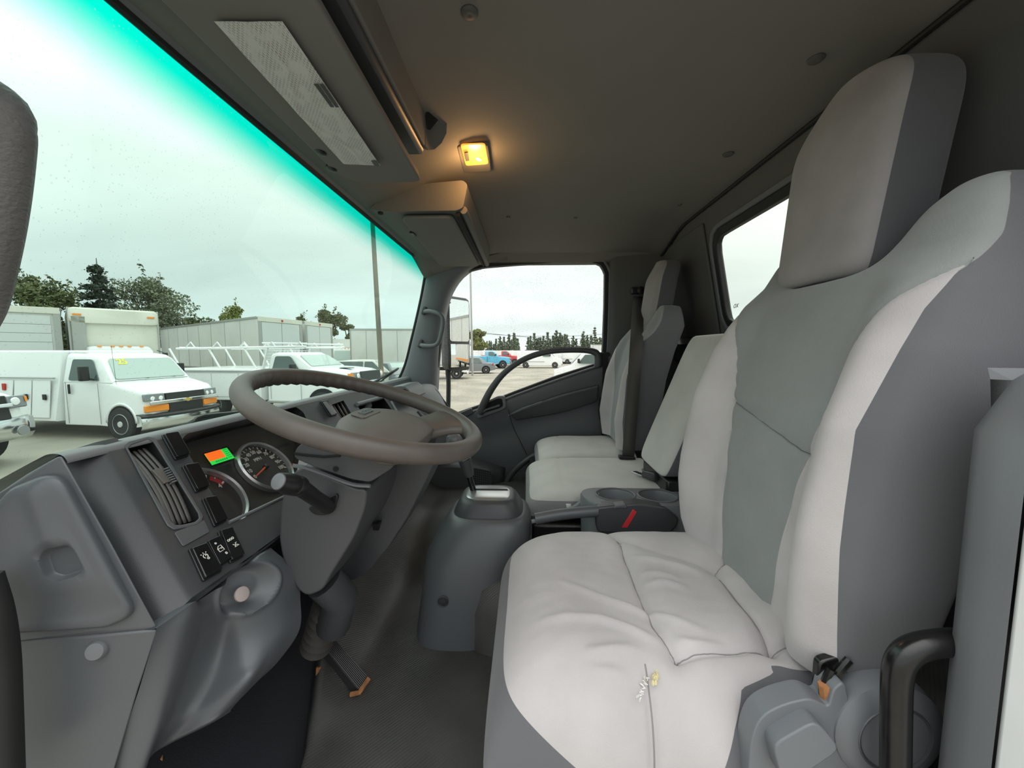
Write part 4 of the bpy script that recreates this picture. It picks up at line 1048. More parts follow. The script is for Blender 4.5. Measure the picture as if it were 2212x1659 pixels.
# ---------------------------------------------------------------- steering column
M['column'] = mat('column_plastic', (.060, .061, .066), .45, bump=.12, bscale=900)
col = thing('steering_column', 'grey plastic steering column shroud standing below the steering wheel', 'steering column', (.74, .33, -.35))
nf = [P(u, v, X=.64) for u, v in ((616, 1044), (641, 1013), (662, 1010), (700, 1026), (770, 1056), (793, 1056), (788, 1100), (764, 1163), (712, 1246), (697, 1276), (662, 1290), (640, 1272), (609, 1205), (602, 1165), (606, 1095))]
MB().prism(rpoly(nf, .012, 3), (.23, -.0, 0)).build('lower_shroud', M['column'], col, bevel=.006, seg=3)
uf = [P(u, v, X=.618) for u, v in ((634, 984), (640, 992), (680, 1009), (760, 1036), (800, 1042), (850, 1010), (850, 985), (760, 965), (690, 955), (655, 956), (640, 968))]
MB().prism(rpoly(uf, .008, 3), (.235, 0, 0)).build('upper_shroud', M['plastic_dark'], col, bevel=.006, seg=3)
MB().tube([P(u, v, X=.616) for u, v in ((636, 980), (655, 983), (700, 987), (735, 984))], .0022, 6).build('shroud_seam', M['void'], col)
MB().tube(catmull([P(u, v, X=.632) for u, v in ((634, 1006), (660, 1010), (700, 1024), (760, 1046), (800, 1050))], 16), .0035, 6).build('shroud_lip', M['trim'], col)
MB().prism(rpoly([P(u, v, X=.634) for u, v in ((664, 1098), (690, 1086), (728, 1066), (729, 1078), (716, 1108), (700, 1114), (678, 1112))], .006, 3), (.02, 0, 0)).build('stalk_socket', M['black'], col, bevel=.002)
q = P(725, 1013, X=.616); MB().lathe(q, (-1, 0, 0), [(.0045, 0), (.0045, .001)], 10).build('screw_hole', M['void'], col)
# rear face of the column with slots
def cp(u, v): return PP(u, v, nf[5]+V(0, -.0005, 0), (nf[7]-nf[5]).cross(V(1, 0, 0)))
for px in (((852, 1042), (878, 1016), (880, 1034), (856, 1062)), ((816, 1132), (830, 1120), (831, 1134), (818, 1146))):
    MB().prism([cp(*q) for q in px], (0, .012, 0)).build('slot', M['void'], col)
ext = [P(u, v, X=.80) for u, v in ((800, 1000), (850, 990), (900, 992), (938, 1000), (920, 1040), (880, 1120), (838, 1185), (790, 1240), (757, 1256), (700, 1240))]
MB().prism(rpoly(ext, .01), (.12, 0, 0)).build('column_cover', M['plastic_dark'], col, bevel=.006, seg=3)
# lower column tube and ribbed boot
MB().tube([P(700, 1255, X=.70), P(735, 1290, X=.72), P(720, 1350, X=.75)], .034, 14).build('column_tube', M['plastic_dark'], col)
b0, b1 = P(714, 1300, X=.745), P(684, 1392, X=.79)
prof_ = []
L = (b1-b0).length
for k in range(25): prof_.append((.030+.004*math.cos(k*PI/2)-.0, L*k/24))
MB().lathe(b0, b1-b0, prof_, 20).build('ribbed_boot', M['boot'] if 'boot' in M else mat('dusty_boot', (.045, .040, .036), .7), col)
MB().tube([P(660, 1380, X=.80), P(672, 1412, X=.82)], .006, 6).build('linkage', M['rust'], col)
# indicator stalk
st = thing('indicator_stalk', 'black indicator stalk with a round grey end, under the steering wheel', 'lever', tuple(P(700, 1085, X=.62)))
e0, e1, e2, e3 = P(601, 1040, X=.515), P(645, 1050, X=.55), P(680, 1075, X=.59), P(710, 1095, X=.635)
ax = (e1-e0).normalized()
MB().lathe(e0, ax, [(.0105, -.0008), (.0125, .0), (.013, .004), (.0155, .018), (.0155, .03), (.0145, .032), (.0155, .034), (.0145, .045), (.012, .05)], 24).build('stalk_knob', M['black'], st)
MB().lathe(e0, ax, [(.0001, -.0022), (.008, -.0018), (.0112, -.0006), (.0112, .0005)], 24).build('end_cap', M['plastic_light'], st)
MB().tube([e0+ax*.045, e1, e2, e3], [.0135, .013, .012, .013], 14, flat=1).build('arm', M['black'], st)
mk = MB()
mk.obox(P(663, 1053, X=.552)+V(-.0145, 0, 0)*0, V(0, .002, -.001), V(0, .0005, .0015), V(.0004, 0, 0))
mk.build('printed_mark', M['icon_white'], st, flat=True)

# ---------------------------------------------------------------- steering wheel
WC = V(.735, .304, -.117); WT = math.radians(17.6); W2 = V(0, math.cos(WT), math.sin(WT)); WN = V(0, -math.sin(WT), math.cos(WT))
def WL(x, y, h=0): return WC+V(x, 0, 0)+W2*y+WN*h
wheel = thing('steering_wheel', 'large worn dark steering wheel with thick rim and broad centre pad', 'steering wheel', tuple(WC))
n, m = 160, 20; rings = []
for i in range(n):
    a = 2*PI*i/n; ca, sa = math.cos(a), math.sin(a); r = []
    wav = .5+.5*math.cos(a*54) if 10 < math.degrees(a) < 215 else 0
    for k in range(m):
        b = 2*PI*k/m; rr0 = .0168
        cb, s_ = math.cos(b), math.sin(b)
        rad = rr0*(1+.04*cb)
        if wav and cb < .3 and s_ < .6: rad += -.0030*wav
        r.append(WL(ca*(.21+rad*cb), sa*(.21+rad*cb), rad*s_*1.05))
    rings.append(r)
MB().grid(rings, cu=True, cv=True).build('rim', M['leather'], wheel, angle=80)
# centre pad
def padpt(x, y, h): return WL(x, y, h)
pr = []
base = [(x*1.16, y*1.04-.034) for x, y in ((-.105, .035), (-.06, .062), (0, .070), (.06, .062), (.105, .035), (.118, -.005), (.116, -.060), (.09, -.080), (0, -.084), (-.09, -.080), (-.116, -.060), (-.118, -.005))]
O = resample(rpoly([(x, y, 0) for x, y in base], .03, 4), 72)
for f, h in ((.97, -.046), (1.0, -.040), (1.0, -.029), (.985, -.022), (.95, -.019), (.8, -.0145), (.5, -.011), (.2, -.0095), (.02, -.009)):
    pr.append([padpt(p.x*f, (p.y+.045)*f-.045, h+.004-.004*math.exp(-((p.y*f+.085)/.02)**2)) for p in O])
MB().loft(pr).build('centre_pad', M['leather_pad'], wheel, angle=60)
em = MB(); bd = resample(rpoly([(-.046, -.008, 0), (.046, -.008, 0), (.038, .024, 0), (-.038, .024, 0)], .01, 3), 30)
em.prism([padpt(p.x, p.y, -.0085-.10*max(0, p.y-.006)) for p in bd], WN*.0030).build('badge_field', M['leather_pad'], wheel, bevel=.001)
txt('ISUZU', .017, M['plastic_light'], padpt(0, .007, -.0050), V(1, 0, 0), W2, 'badge_lettering', wheel, depth=.0012, bold=True)
for s in (1, -1):
    R = []
    for k in range(13):
        t = k/12; ac = math.radians(lerp(-40, -47, t)); rad = lerp(.10, .208, t)
        wd = lerp(.046, .044, t)+.045*t**4; thk = lerp(.016, .013, t); hh = lerp(-.034, -.002, smooth(t))
        cx, cy = rad*math.cos(ac), rad*math.sin(ac)-.004; tx, ty = -math.sin(ac), math.cos(ac); ring = []
        for q in range(16):
            b = 2*PI*q/16; o1 = sgnpow(math.cos(b), .7)*wd; o2 = sgnpow(math.sin(b), .7)*thk
            x, y = cx+tx*o1, cy+ty*o1
            rl = math.hypot(x, y)
            if rl > .212: x, y = x*.212/rl, y*.212/rl
            ring.append(WL(s*x, y, hh+o2))
        R.append(ring)
    MB().loft(R).build('spoke', M['leather'], wheel, angle=80)
MB().lathe(WL(0, 0, -.10), WN, [(.055, 0), (.06, .03), (.075, .045)], 24).build('hub', M['black'], wheel)
# accelerator pedal and floor odds
pd = thing('pedal', 'long black accelerator pedal hinged on the floor with rusty hinge', 'pedal', tuple(P(765, 1480, Z=-.83)))
pq = [P(u, v, X=x) for u, v, x in ((699, 1396, .865), (716, 1372, .90), (792, 1459, .87), (775, 1490, .835))]
nrm = (pq[1]-pq[0]).cross(pq[3]-pq[0]).normalized()
if nrm.z > 0: nrm = -nrm
MB().prism(pq, nrm*.022).build('tread', M['rubber'], pd, bevel=.003)
rb = MB()
for k in range(9):
    t = (k+.5)/9; a, b = pq[0].lerp(pq[1], t), pq[3].lerp(pq[2], t); rb.tube([a-nrm*.001, b-nrm*.001], .0012, 5)
rb.build('tread_rib', M['black'], pd)['kind'] = 'stuff'
MB().tube([P(690, 1440, X=.86), P(688, 1466, X=.85), P(700, 1480, X=.84)], .008, 7).build('rusty_hinge', M['rust'], pd)
MB().tube([P(758, 1500, X=.83), P(776, 1496, X=.83), P(797, 1465, X=.855)], .006, 7).build('rusty_pin', M['rust'], pd)

# ---------------------------------------------------------------- shift tower, brake lever, cup console
tw = thing('shift_console', 'dark grey plastic gear shift tower with a satin gate plate on top', 'console', (1.12, .15, -.84))
def trx(cx, cy, hx_, hy, z, n=48, p=.55): return [Vector((cx+sgnpow(math.cos(2*PI*k/n), p)*hx_, cy+sgnpow(math.sin(2*PI*k/n), p)*hy, z)) for k in range(n)]
MB().loft([trx(1.15, .112, .093, .104, -.480), trx(1.148, .112, .088, .098, -.468), trx(1.148, .113, .078, .086, -.446), trx(1.148, .114, .072, .078, -.438), trx(1.148, .114, .062, .068, -.436)]).build('bezel', M['plastic_dark'], tw, angle=60)
MB().loft([trx(1.148, .114, .058, .066, -.4362), trx(1.148, .114, .052, .060, -.433)]).build('gate_plate', M['silver'], tw)
MB().prism([(1.17, .058, -.4345), (1.17, .160, -.4345), (1.158, .164, -.4345), (1.158, .054, -.4345)], (0, 0, .0022)).build('gate_slot', M['void'], tw)
MB().loft([trx(1.13, .205, .155, .12, -.90, p=.6), trx(1.13, .20, .15, .12, -.80, p=.6), trx(1.135, .17, .145, .135, -.68, p=.6), trx(1.14, .15, .138, .145, -.60, p=.6), trx(1.145, .125, .130, .142, -.545, p=.6), trx(1.15, .113, .118, .128, -.505, p=.6), trx(1.15, .112, .108, .118, -.488, p=.6), trx(1.15, .112, .098, .108, -.481, p=.6)]).build('tower_body', M['plastic'], tw, angle=70)
q = P(957, 1300, X=.987); MB().lathe(q, (-1, 0, .1), [(.015, 0), (.0135, .002), (.012, -.0)], 20).build('cap_dimple', M['plastic_dark'], tw)
ec = thing('engine_cover', 'black vinyl covered hump on the floor beside the driver seat', 'engine cover', (1.06, -.1, -.8))
MB().loft([trx(1.12, -.08, .17, .255, -.90, p=.5), trx(1.12, -.08, .165, .25, -.72, p=.5), trx(1.12, -.08, .15, .235, -.655, p=.5), trx(1.12, -.08, .12, .20, -.625, p=.5), trx(1.12, -.08, .05, .12, -.618, p=.5)]).build('vinyl_cover', M['floor'], ec, angle=80)
gs = thing('gear_lever', 'black gear lever rising from the shift gate behind the wheel rim', 'gear lever', (1.15, .14, -.43))
g0, g1, g2, g3 = P(1026, 1073, X=1.16), P(1014, 1028, X=1.155), P(1004, 992, X=1.15), P(987, 958, X=1.145)
MB().tube([g0, g1], .0095, 12).build('lever_rod', M['black_gloss'], gs)
MB().tube([g1, g1.lerp(g2, .3), g2], [.014, .018, .020], 14).build('lever_sleeve', M['plastic_dark'], gs)
MB().tube(catmull([g2, g3, P(980, 950, X=1.14), P(966, 951, X=1.13)], 16), [.018]*6+[.022]*6+[.020]*3+[.012]*2, 16).build('lever_knob', M['plastic_light'], gs)
pb_ = thing('parking_brake', 'dark parking brake lever with a red release strip beside the driver cushion', 'brake lever', tuple(P(1300, 1110, X=1.03)))
gp_ = [P(1156, 1121, X=1.03), P(1200, 1113, X=1.035), P(1250, 1107, X=1.04), P(1290, 1104, X=1.045)]
MB().tube(catmull(gp_, 14), .0155, 14).build('grip', M['plastic'], pb_)
MB().tube([P(1149, 1127, X=1.03), P(1157, 1125, X=1.03)], .006, 10).build('release_button', M['trim'], pb_)
cv = [P(u, v, X=1.035) for u, v in ((1287, 1097), (1330, 1092), (1378, 1088), (1440, 1098), (1468, 1120), (1462, 1138), (1440, 1160), (1290, 1150))]
MB().prism(rpoly(cv, .012, 3), (.045, 0, 0)).build('lever_cover', M['plastic_dark'], pb_, bevel=.005, seg=3)
MB().prism([P(u, v, X=1.033) for u, v in ((1368, 1100), (1376, 1106), (1356, 1140), (1343, 1140))], (.006, 0, 0)).build('red_strip', M['red'], pb_, bevel=.001)
MB().prism([P(u, v, X=1.031) for u, v in ((1330, 1093), (1352, 1090), (1356, 1098), (1326, 1099))], (.03, 0, 0)).build('latch_tab', M['plastic'], pb_, bevel=.002)
cc = thing('cup_holder', 'grey plastic console with two round cup wells between the seats', 'cup holder', (1.13, -.3, -.5))
rim = [P(u, v, Z=-.432) for u, v in ((1236, 1098), (1262, 1080), (1288, 1067), (1320, 1061), (1380, 1061), (1430, 1066), (1475, 1080), (1500, 1096), (1480, 1104), (1440, 1094), (1370, 1090), (1300, 1094), (1262, 1102))]
cA, cB = V(1.128, -.268, -.43), V(1.124, -.392, -.43)
circ = lambda c, r, z: [Vector((c.x+r*math.cos(2*PI*k/28), c.y+r*1.12*math.sin(2*PI*k/28), z)) for k in range(28)]
ou = rpoly([Vector((p.x, p.y, -.43)) for p in [V(1.05, -.215, 0), V(1.085, -.175, 0), V(1.15, -.165, 0), V(1.185, -.20, 0), V(1.185, -.52, 0), V(1.05, -.52, 0)]], .03, 4)
tp_ = holed(ou, [circ(cA, .050, -.43), circ(cB, .050, -.43)])
tp_.grid([ou, [p+V(0, 0, -.006)+(p-V(1.12, -.34, p.z)).normalized()*.004 for p in ou], [p+V(0, 0, -.12) for p in ou]], cv=True)
for c in (cA, cB):
    tp_.grid([circ(c, .050, -.43), circ(c, .047, -.438), circ(c, .043, -.52)], cv=True); tp_.poly(circ(c, .043, -.52))
tp_.build('console_tray', M['plastic_mid'], cc, angle=50)
for c in (cA, cB): MB().tube(circ(c, .051, -.4295), .003, 6, closed=True).build('well_rim', M['plastic_light'], cc)
# arm sweeping down to the front of the tray
MB().tube(catmull([P(1226, 1106, X=1.15), P(1248, 1094, X=1.15), P(1268, 1078, X=1.15), P(1292, 1066, X=1.16)], 14), .011, 8).build('tray_arm', M['plastic_mid'], cc)
nt_ = thing('paper_slip', 'small folded white paper slip under the front of the middle seat', 'paper', tuple(P(1228, 1096, X=1.19)))
MB().obox(P(1229, 1094, X=1.185), V(.002, 0, 0), V(0, .008, 0), V(0, .002, .008)).build('slip', M['white_print'], nt_, bevel=.001)

# ---------------------------------------------------------------- overhead: visors, shelf lips, lamp
vz = thing('sun_visor', 'grey sun visor with a crumpled white notice above the windscreen', 'visor', (.7, .35, .43))
vo = rpoly([V(.34, .452, .433), V(.945, .452, .415), V(.975, .40, .409), V(.972, .262, .409), V(.955, .255, .409), V(.34, .257, .428)], [.0, .03, .05, .02, .01, 0], 5)
MB().prism(vo, (0, .004, .022)).build('visor_panel', M['visor'], vz, bevel=.008, seg=4)
lq = [P(462, 44, Z=.4225), P(610, 44, Z=.4195), P(822, 357, Z=.4045), P(742, 353, Z=.4075)]
vn = (lq[1]-lq[0]).cross(lq[3]-lq[0]).normalized(); vn = vn if vn.z < 0 else -vn
nU, nV = 50, 30; R = []
for i in range(nU+1):
    t = i/nU; a = lq[0].lerp(lq[3], t); b = lq[1].lerp(lq[2], t); r = []
    for j in range(nV+1):
        s = j/nV; q = a.lerp(b, s)
        wv = .0011*max(0, mnoise.noise(Vector((t*9, s*3+t*4, 2))))+.0018*math.exp(-((s-.30-.25*math.sin(t*9))/.05)**2)*(1-abs(2*t-1)**4)
        r.append(q+vn*(.0012+wv))
    R.append(r)
lm = mat('printed_notice', (.50, .50, .49), .45, spec=.4)
nt = lm.node_tree; N = nt.nodes.new; L_ = nt.links.new; b = nt.nodes['Principled BSDF']
tc = N('ShaderNodeTexCoord'); mpn = N('ShaderNodeMapping'); L_(tc.outputs['UV'], mpn.inputs[0]); mpn.inputs['Scale'].default_value = (1, 1, 1)
bk_ = N('ShaderNodeTexBrick'); L_(mpn.outputs[0], bk_.inputs[0]); bk_.inputs['Scale'].default_value = 1; bk_.inputs['Brick Width'].default_value = .05; bk_.inputs['Row Height'].default_value = .034; bk_.inputs['Mortar Size'].default_value = .010
bk_.inputs['Color1'].default_value = (.30, .30, .29, 1); bk_.inputs['Color2'].default_value = (.22, .22, .22, 1); bk_.inputs['Mortar'].default_value = (.52, .52, .51, 1)
nz = N('ShaderNodeTexNoise'); nz.inputs['Scale'].default_value = 5; L_(tc.outputs['UV'], nz.inputs[0])
gt = N('ShaderNodeMapRange'); L_(nz.outputs[0], gt.inputs[0]); gt.inputs[1].default_value = .4; gt.inputs[2].default_value = .52
mx = N('ShaderNodeMixRGB'); L_(gt.outputs[0], mx.inputs[0]); mx.inputs[1].default_value = (.52, .52, .51, 1); L_(bk_.outputs[0], mx.inputs[2]); L_(mx.outputs[0], b.inputs['Base Color'])
lo_ = MB().grid(R).build('notice_label', lm, vz, angle=80); lo_['label'] = 'crumpled white printed notice sheet'
uvl = lo_.data.uv_layers.new(name='UVMap'); lq_o = Vector(vz.location)
e1_, e2_ = lq[3]-lq[0], lq[1]-lq[0]
for lp_ in lo_.data.loops:
    p = lo_.data.vertices[lp_.vertex_index].co+lq_o-lq[0]; uvl.data[lp_.index].uv = (p.dot(e1_)/e1_.length_squared*2.2, p.dot(e2_)/e2_.length_squared)
def lq_(s, t): return lq[0].lerp(lq[3], t).lerp(lq[1].lerp(lq[2], t), s)
for s0, s1, t0, t1 in ((.82, .89, .30, .45), (.92, .985, .30, .45), (.86, 1.0, .93, .99)):
    MB().poly([lq_(s0, t0)+vn*.0035, lq_(s1, t0)+vn*.0035, lq_(s1, t1)+vn*.0035, lq_(s0, t1)+vn*.0035]).build('black_print', M['black'], vz, flat=True, solid=.0005)
for q in ((692, 327), (716, 363)):
    MB().lathe(P(q[0], q[1], Z=.418), (-.2, .2, -1), [(.012, -.006), (.012, .003), (.006, .006)], 14).build('visor_pivot', M['black'], vz)
sh = thing('shelf_lip', 'long grey lip of the overhead shelf behind the driver visor', 'shelf', (.7, .24, .52))
MB().prism([V(.34, .236, .575), V(.34, .252, .575), V(.34, .254, .480), V(.34, .238, .476)], (.60, 0, 0)).build('lip', M['visor'], sh, bevel=.004)
MB().loft([[V(x, y-.0, z) for y, z in ((.236+dy, .575), (.252+dy, .575), (.254+dy, .480+dz), (.238+dy, .476+dz))] for x, dy, dz in ((.94, 0, 0), (.965, -.003, .004), (.985, -.012, .015), (.995, -.028, .035), (.998, -.04, .06))]).build('lip_end', M['visor'], sh, bevel=.003)
MB().prism([V(.93, .234, .572), V(.985, .215, .572), V(.94, .233, .515)], (.004, -.006, 0)).build('bracket', M['black'], sh)
MB().box((.66, .34, .49), (.6, .19, .05)).build('shelf_floor', M['visor_dark'] if 'visor_dark' in M else M['plastic_dark'], sh, bevel=.01)
po = thing('overhead_tray', 'moulded overhead tray with sun visor above the passenger side', 'tray', (1.6, .3, .47))
X0, X1 = 1.235, 2.0
sec = [P(797, 452, X=X0), P(845, 407, X=X0), P(920, 396, X=X0), P(1000, 389, X=X0), P(1010, 398, X=X0), P(1000, 449, X=X0), P(985, 455, X=X0), P(900, 456, X=X0), P(858, 458, X=X0)]
sec = rpoly(sec, .008, 3)
MB().prism(sec, (X1-X0, 0, .0)).build('tray_shell', M['visor'], po, bevel=.005, seg=3)
y0, y1, zb_ = .40, .205, sec[-1].z
MB().prism(rpoly([V(1.25, .400, zb_-.004), V(1.25, .232, zb_-.004), V(1.95, .235, zb_-.004), V(1.95, .43, zb_-.004)], .025, 4), (0, 0, -.014)).build('visor_panel', M['visor'], po, bevel=.006, seg=3)
MB().prism([V(1.245, .222, zb_-.001), V(1.245, .210, zb_-.001), V(1.97, .210, zb_-.001), V(1.97, .220, zb_-.001)], (0, 0, -.012)).build('channel', M['void'], po)
MB().tube([V(1.245, .198, zb_+.006), V(1.5, .198, zb_+.004), V(1.99, .200, zb_+.002)], .012, 10).build('tray_rail', M['visor'], po)
MB().obox(P(1043, 530, X=1.9), V(.02, 0, 0), V(0, .012, 0), V(0, 0, .016)).build('rail_bracket', M['black'], po)
q = P(822, 461, X=1.2); MB().lathe(q, (0, 0, -1), [(.008, -.004), (.008, .002)], 10).build('screw_hole', M['void'], po)
q = P(892, 505, X=1.40); MB().obox(q, V(.02, 0, 0), V(0, .006, 0), V(0, 0, .004)).build('visor_clip', M['black'], po)
dl = thing('dome_lamp', 'square amber dome lamp glowing on the headliner', 'lamp', tuple(P(1025, 335, Z=.56)))
dq = [P(u, v, Z=.571) for u, v in ((986, 306), (1054, 303), (1062, 362), (1000, 366))]
MB().prism(rpoly(dq, .012, 4), (0, 0, -.012)).build('lamp_frame', M['visor'], dl, bevel=.004, seg=3)
M['lamp_glow'] = mat('amber_lens', (.5, .25, .06), .3, emit=(1.0, .34, .05), estr=1.05)
lq2 = [P(u, v, Z=.556) for u, v in ((994, 313), (1048, 311), (1056, 355), (1006, 359))]
MB().prism(rpoly(lq2, .012, 4), (0, 0, .004)).build('lens', M['lamp_glow'], dl, bevel=.0015)
M['bulb'] = mat('bulb_glow', (1, .8, .4), .3, emit=(1.0, .72, .22), estr=2.0)
MB().lathe(P(1034, 344, Z=.553), (0, .3, -1), [(.0001, -.003), (.009, 0), (.006, .003), (.0001, .004)], 14).build('bulb_hot_spot', M['bulb'], dl)
MB().prism(rpoly([P(u, v, Z=.553) for u, v in ((1003, 328), (1011, 327), (1014, 345), (1006, 346))], .002), (0, 0, -.003)).build('lamp_switch', M['plastic_dark'], dl)
lt = bpy.data.lights.new('dome_bulb', 'POINT'); lt.energy = .9; lt.color = (1, .52, .18); lt.shadow_soft_size = .02
lo2 = bpy.data.objects.new('dome_bulb', lt); C.objects.link(lo2); lo2.parent = dl; lo2.location = (0, 0, -.045)
# ---------------------------------------------------------------- the yard outside
GZ = -2.05
gm = mat('wet_gravel_lot', (.27, .25, .205), .75, bump=.6, bscale=14, vary=.28, vscale=.5)
gr = MB()
xs_ = [2.6, 6, 12, 20, 35, 60, 100, 180, 400]; yl = [-300, -120, -60, -30, -15, -5, 0, 5, 15, 30, 60, 120, 300]
xs_ = [-60, -20, -5]+xs_
gr.grid([[(x, y, GZ) for y in yl] for x in xs_])
struct(gr.build('ground', gm))
M['car_glass'] = mat('vehicle_glass', (.07, .10, .095), .08, spec=.6)
M['screen_glass'] = mat('windscreen_sky_reflection', (.42, .50, .47), .12, spec=.6)  # pale base colour stands in for sky reflected in the glass
M['tyre'] = mat('tyre_rubber', (.02, .02, .02), .8)
M['alloy'] = mat('alloy_wheel', (.66, .66, .66), .35, .3)
M['grille'] = mat('black_grille', (.015, .015, .015), .4)
M['amber'] = mat('amber_lens_marker', (.85, .27, .02), .25)
M['lamp'] = mat('headlamp_glass', (.22, .23, .24), .1, spec=.8)
M['lamp_bright'] = mat('headlamp_reflector', (.85, .87, .88), .15)
M['red_lens'] = mat('tail_lamp_red', (.5, .02, .02), .25)
M['gold'] = mat('gold_emblem', (.72, .52, .12), .3, .5)
M['box_white'] = mat('white_box_panel', (.66, .66, .63), .4, vary=.06, vscale=.8)
M['box_cream'] = mat('cream_box_panel', (.66, .65, .57), .45, vary=.06, vscale=.8)
M['box_door'] = mat('white_roll_door', (.60, .62, .62), .5)
M['alu'] = mat('aluminium_rail', (.42, .42, .40), .4, .5)
M['grey_paint'] = mat('grey_car_paint', (.17, .18, .19), .25, coat=.5)
M['blue_paint'] = mat('light_blue_paint', (.10, .42, .62), .3, coat=.4)
M['red_paint'] = mat('red_vehicle_paint', (.52, .03, .04), .3, coat=.4)
M['beige_paint'] = mat('pale_car_paint', (.55, .53, .48), .25, coat=.5)
M['yellow_print'] = mat('yellow_window_paint', (.85, .85, .08), .5)
def rrect(x, hw, zb, zt, r, n=5):
    pts = rpoly([V(x, -hw, zb), V(x, hw, zb), V(x, hw, zt), V(x, -hw, zt)], [min(r, .08), min(r, .08), r, r], n)
    return resample(pts, 40)
def ring_body(sts, name, m, root, angle=30):
    """sts: x, zb, zt, half width bottom, half width top, corner radius"""
    R = []
    for x, zb, zt, hb, ht, r in sts:
        R.append(rpoly([V(x, -hb, zb), V(x, hb, zb), V(x, ht, zt), V(x, -ht, zt)], [.03, .03, r, r], 5))
    return MB().loft(R).build(name, m, root, angle=angle)
def wheel_at(root, x, y, r, w=.24, side=-1, rim=None):
    t = MB().lathe((x, y-side*-w/2 if False else y, r), (0, side, 0), [(r*.62, -w*.5), (r*.94, -w*.5), (r, -w*.38), (r, w*.3), (r*.95, w*.45), (r*.66, w*.5), (r*.62, w*.46)], 28).build('tyre', M['tyre'], root)
    q = V(x, y+side*w*.44, r)
    rm = MB().lathe(q, (0, side, 0), [(r*.64, 0), (r*.60, .01), (r*.55, -.03), (r*.2, -.015), (r*.17, .02), (.01, .025)], 24).build('wheel_rim', rim or M['alloy'], t)
    h_ = MB()
    for k in range(8):
        a = 2*PI*k/8; h_.lathe(q+V(math.cos(a)*r*.40, -side*.018, math.sin(a)*r*.40), (0, side, 0), [(r*.075, 0), (r*.07, .004)], 8)
    h_.build('rim_holes', M['void'], t, flat=True)['kind'] = 'stuff'
def plate(pts, m, root, name, th=.01, bevel=.0, rnd=0):
    pts = [Vector(p) for p in pts]; n = (pts[1]-pts[0]).cross(pts[-1]-pts[0]).normalized()
    if rnd: pts = rpoly(pts, rnd, 3)
    return MB().prism([p-n*th*.5 for p in pts], n*th).build(name, m, root, bevel=bevel)
def place(root, x, y, deg, z=GZ):
    root.location = (x, y, z); root.rotation_euler = (0, 0, math.radians(deg)); return root
def bar(root, name, m, segs, r, n=6):
    mb = MB()
    for a, b in segs: mb.tube([a, b], r, n)
    return mb.build(name, m, root)

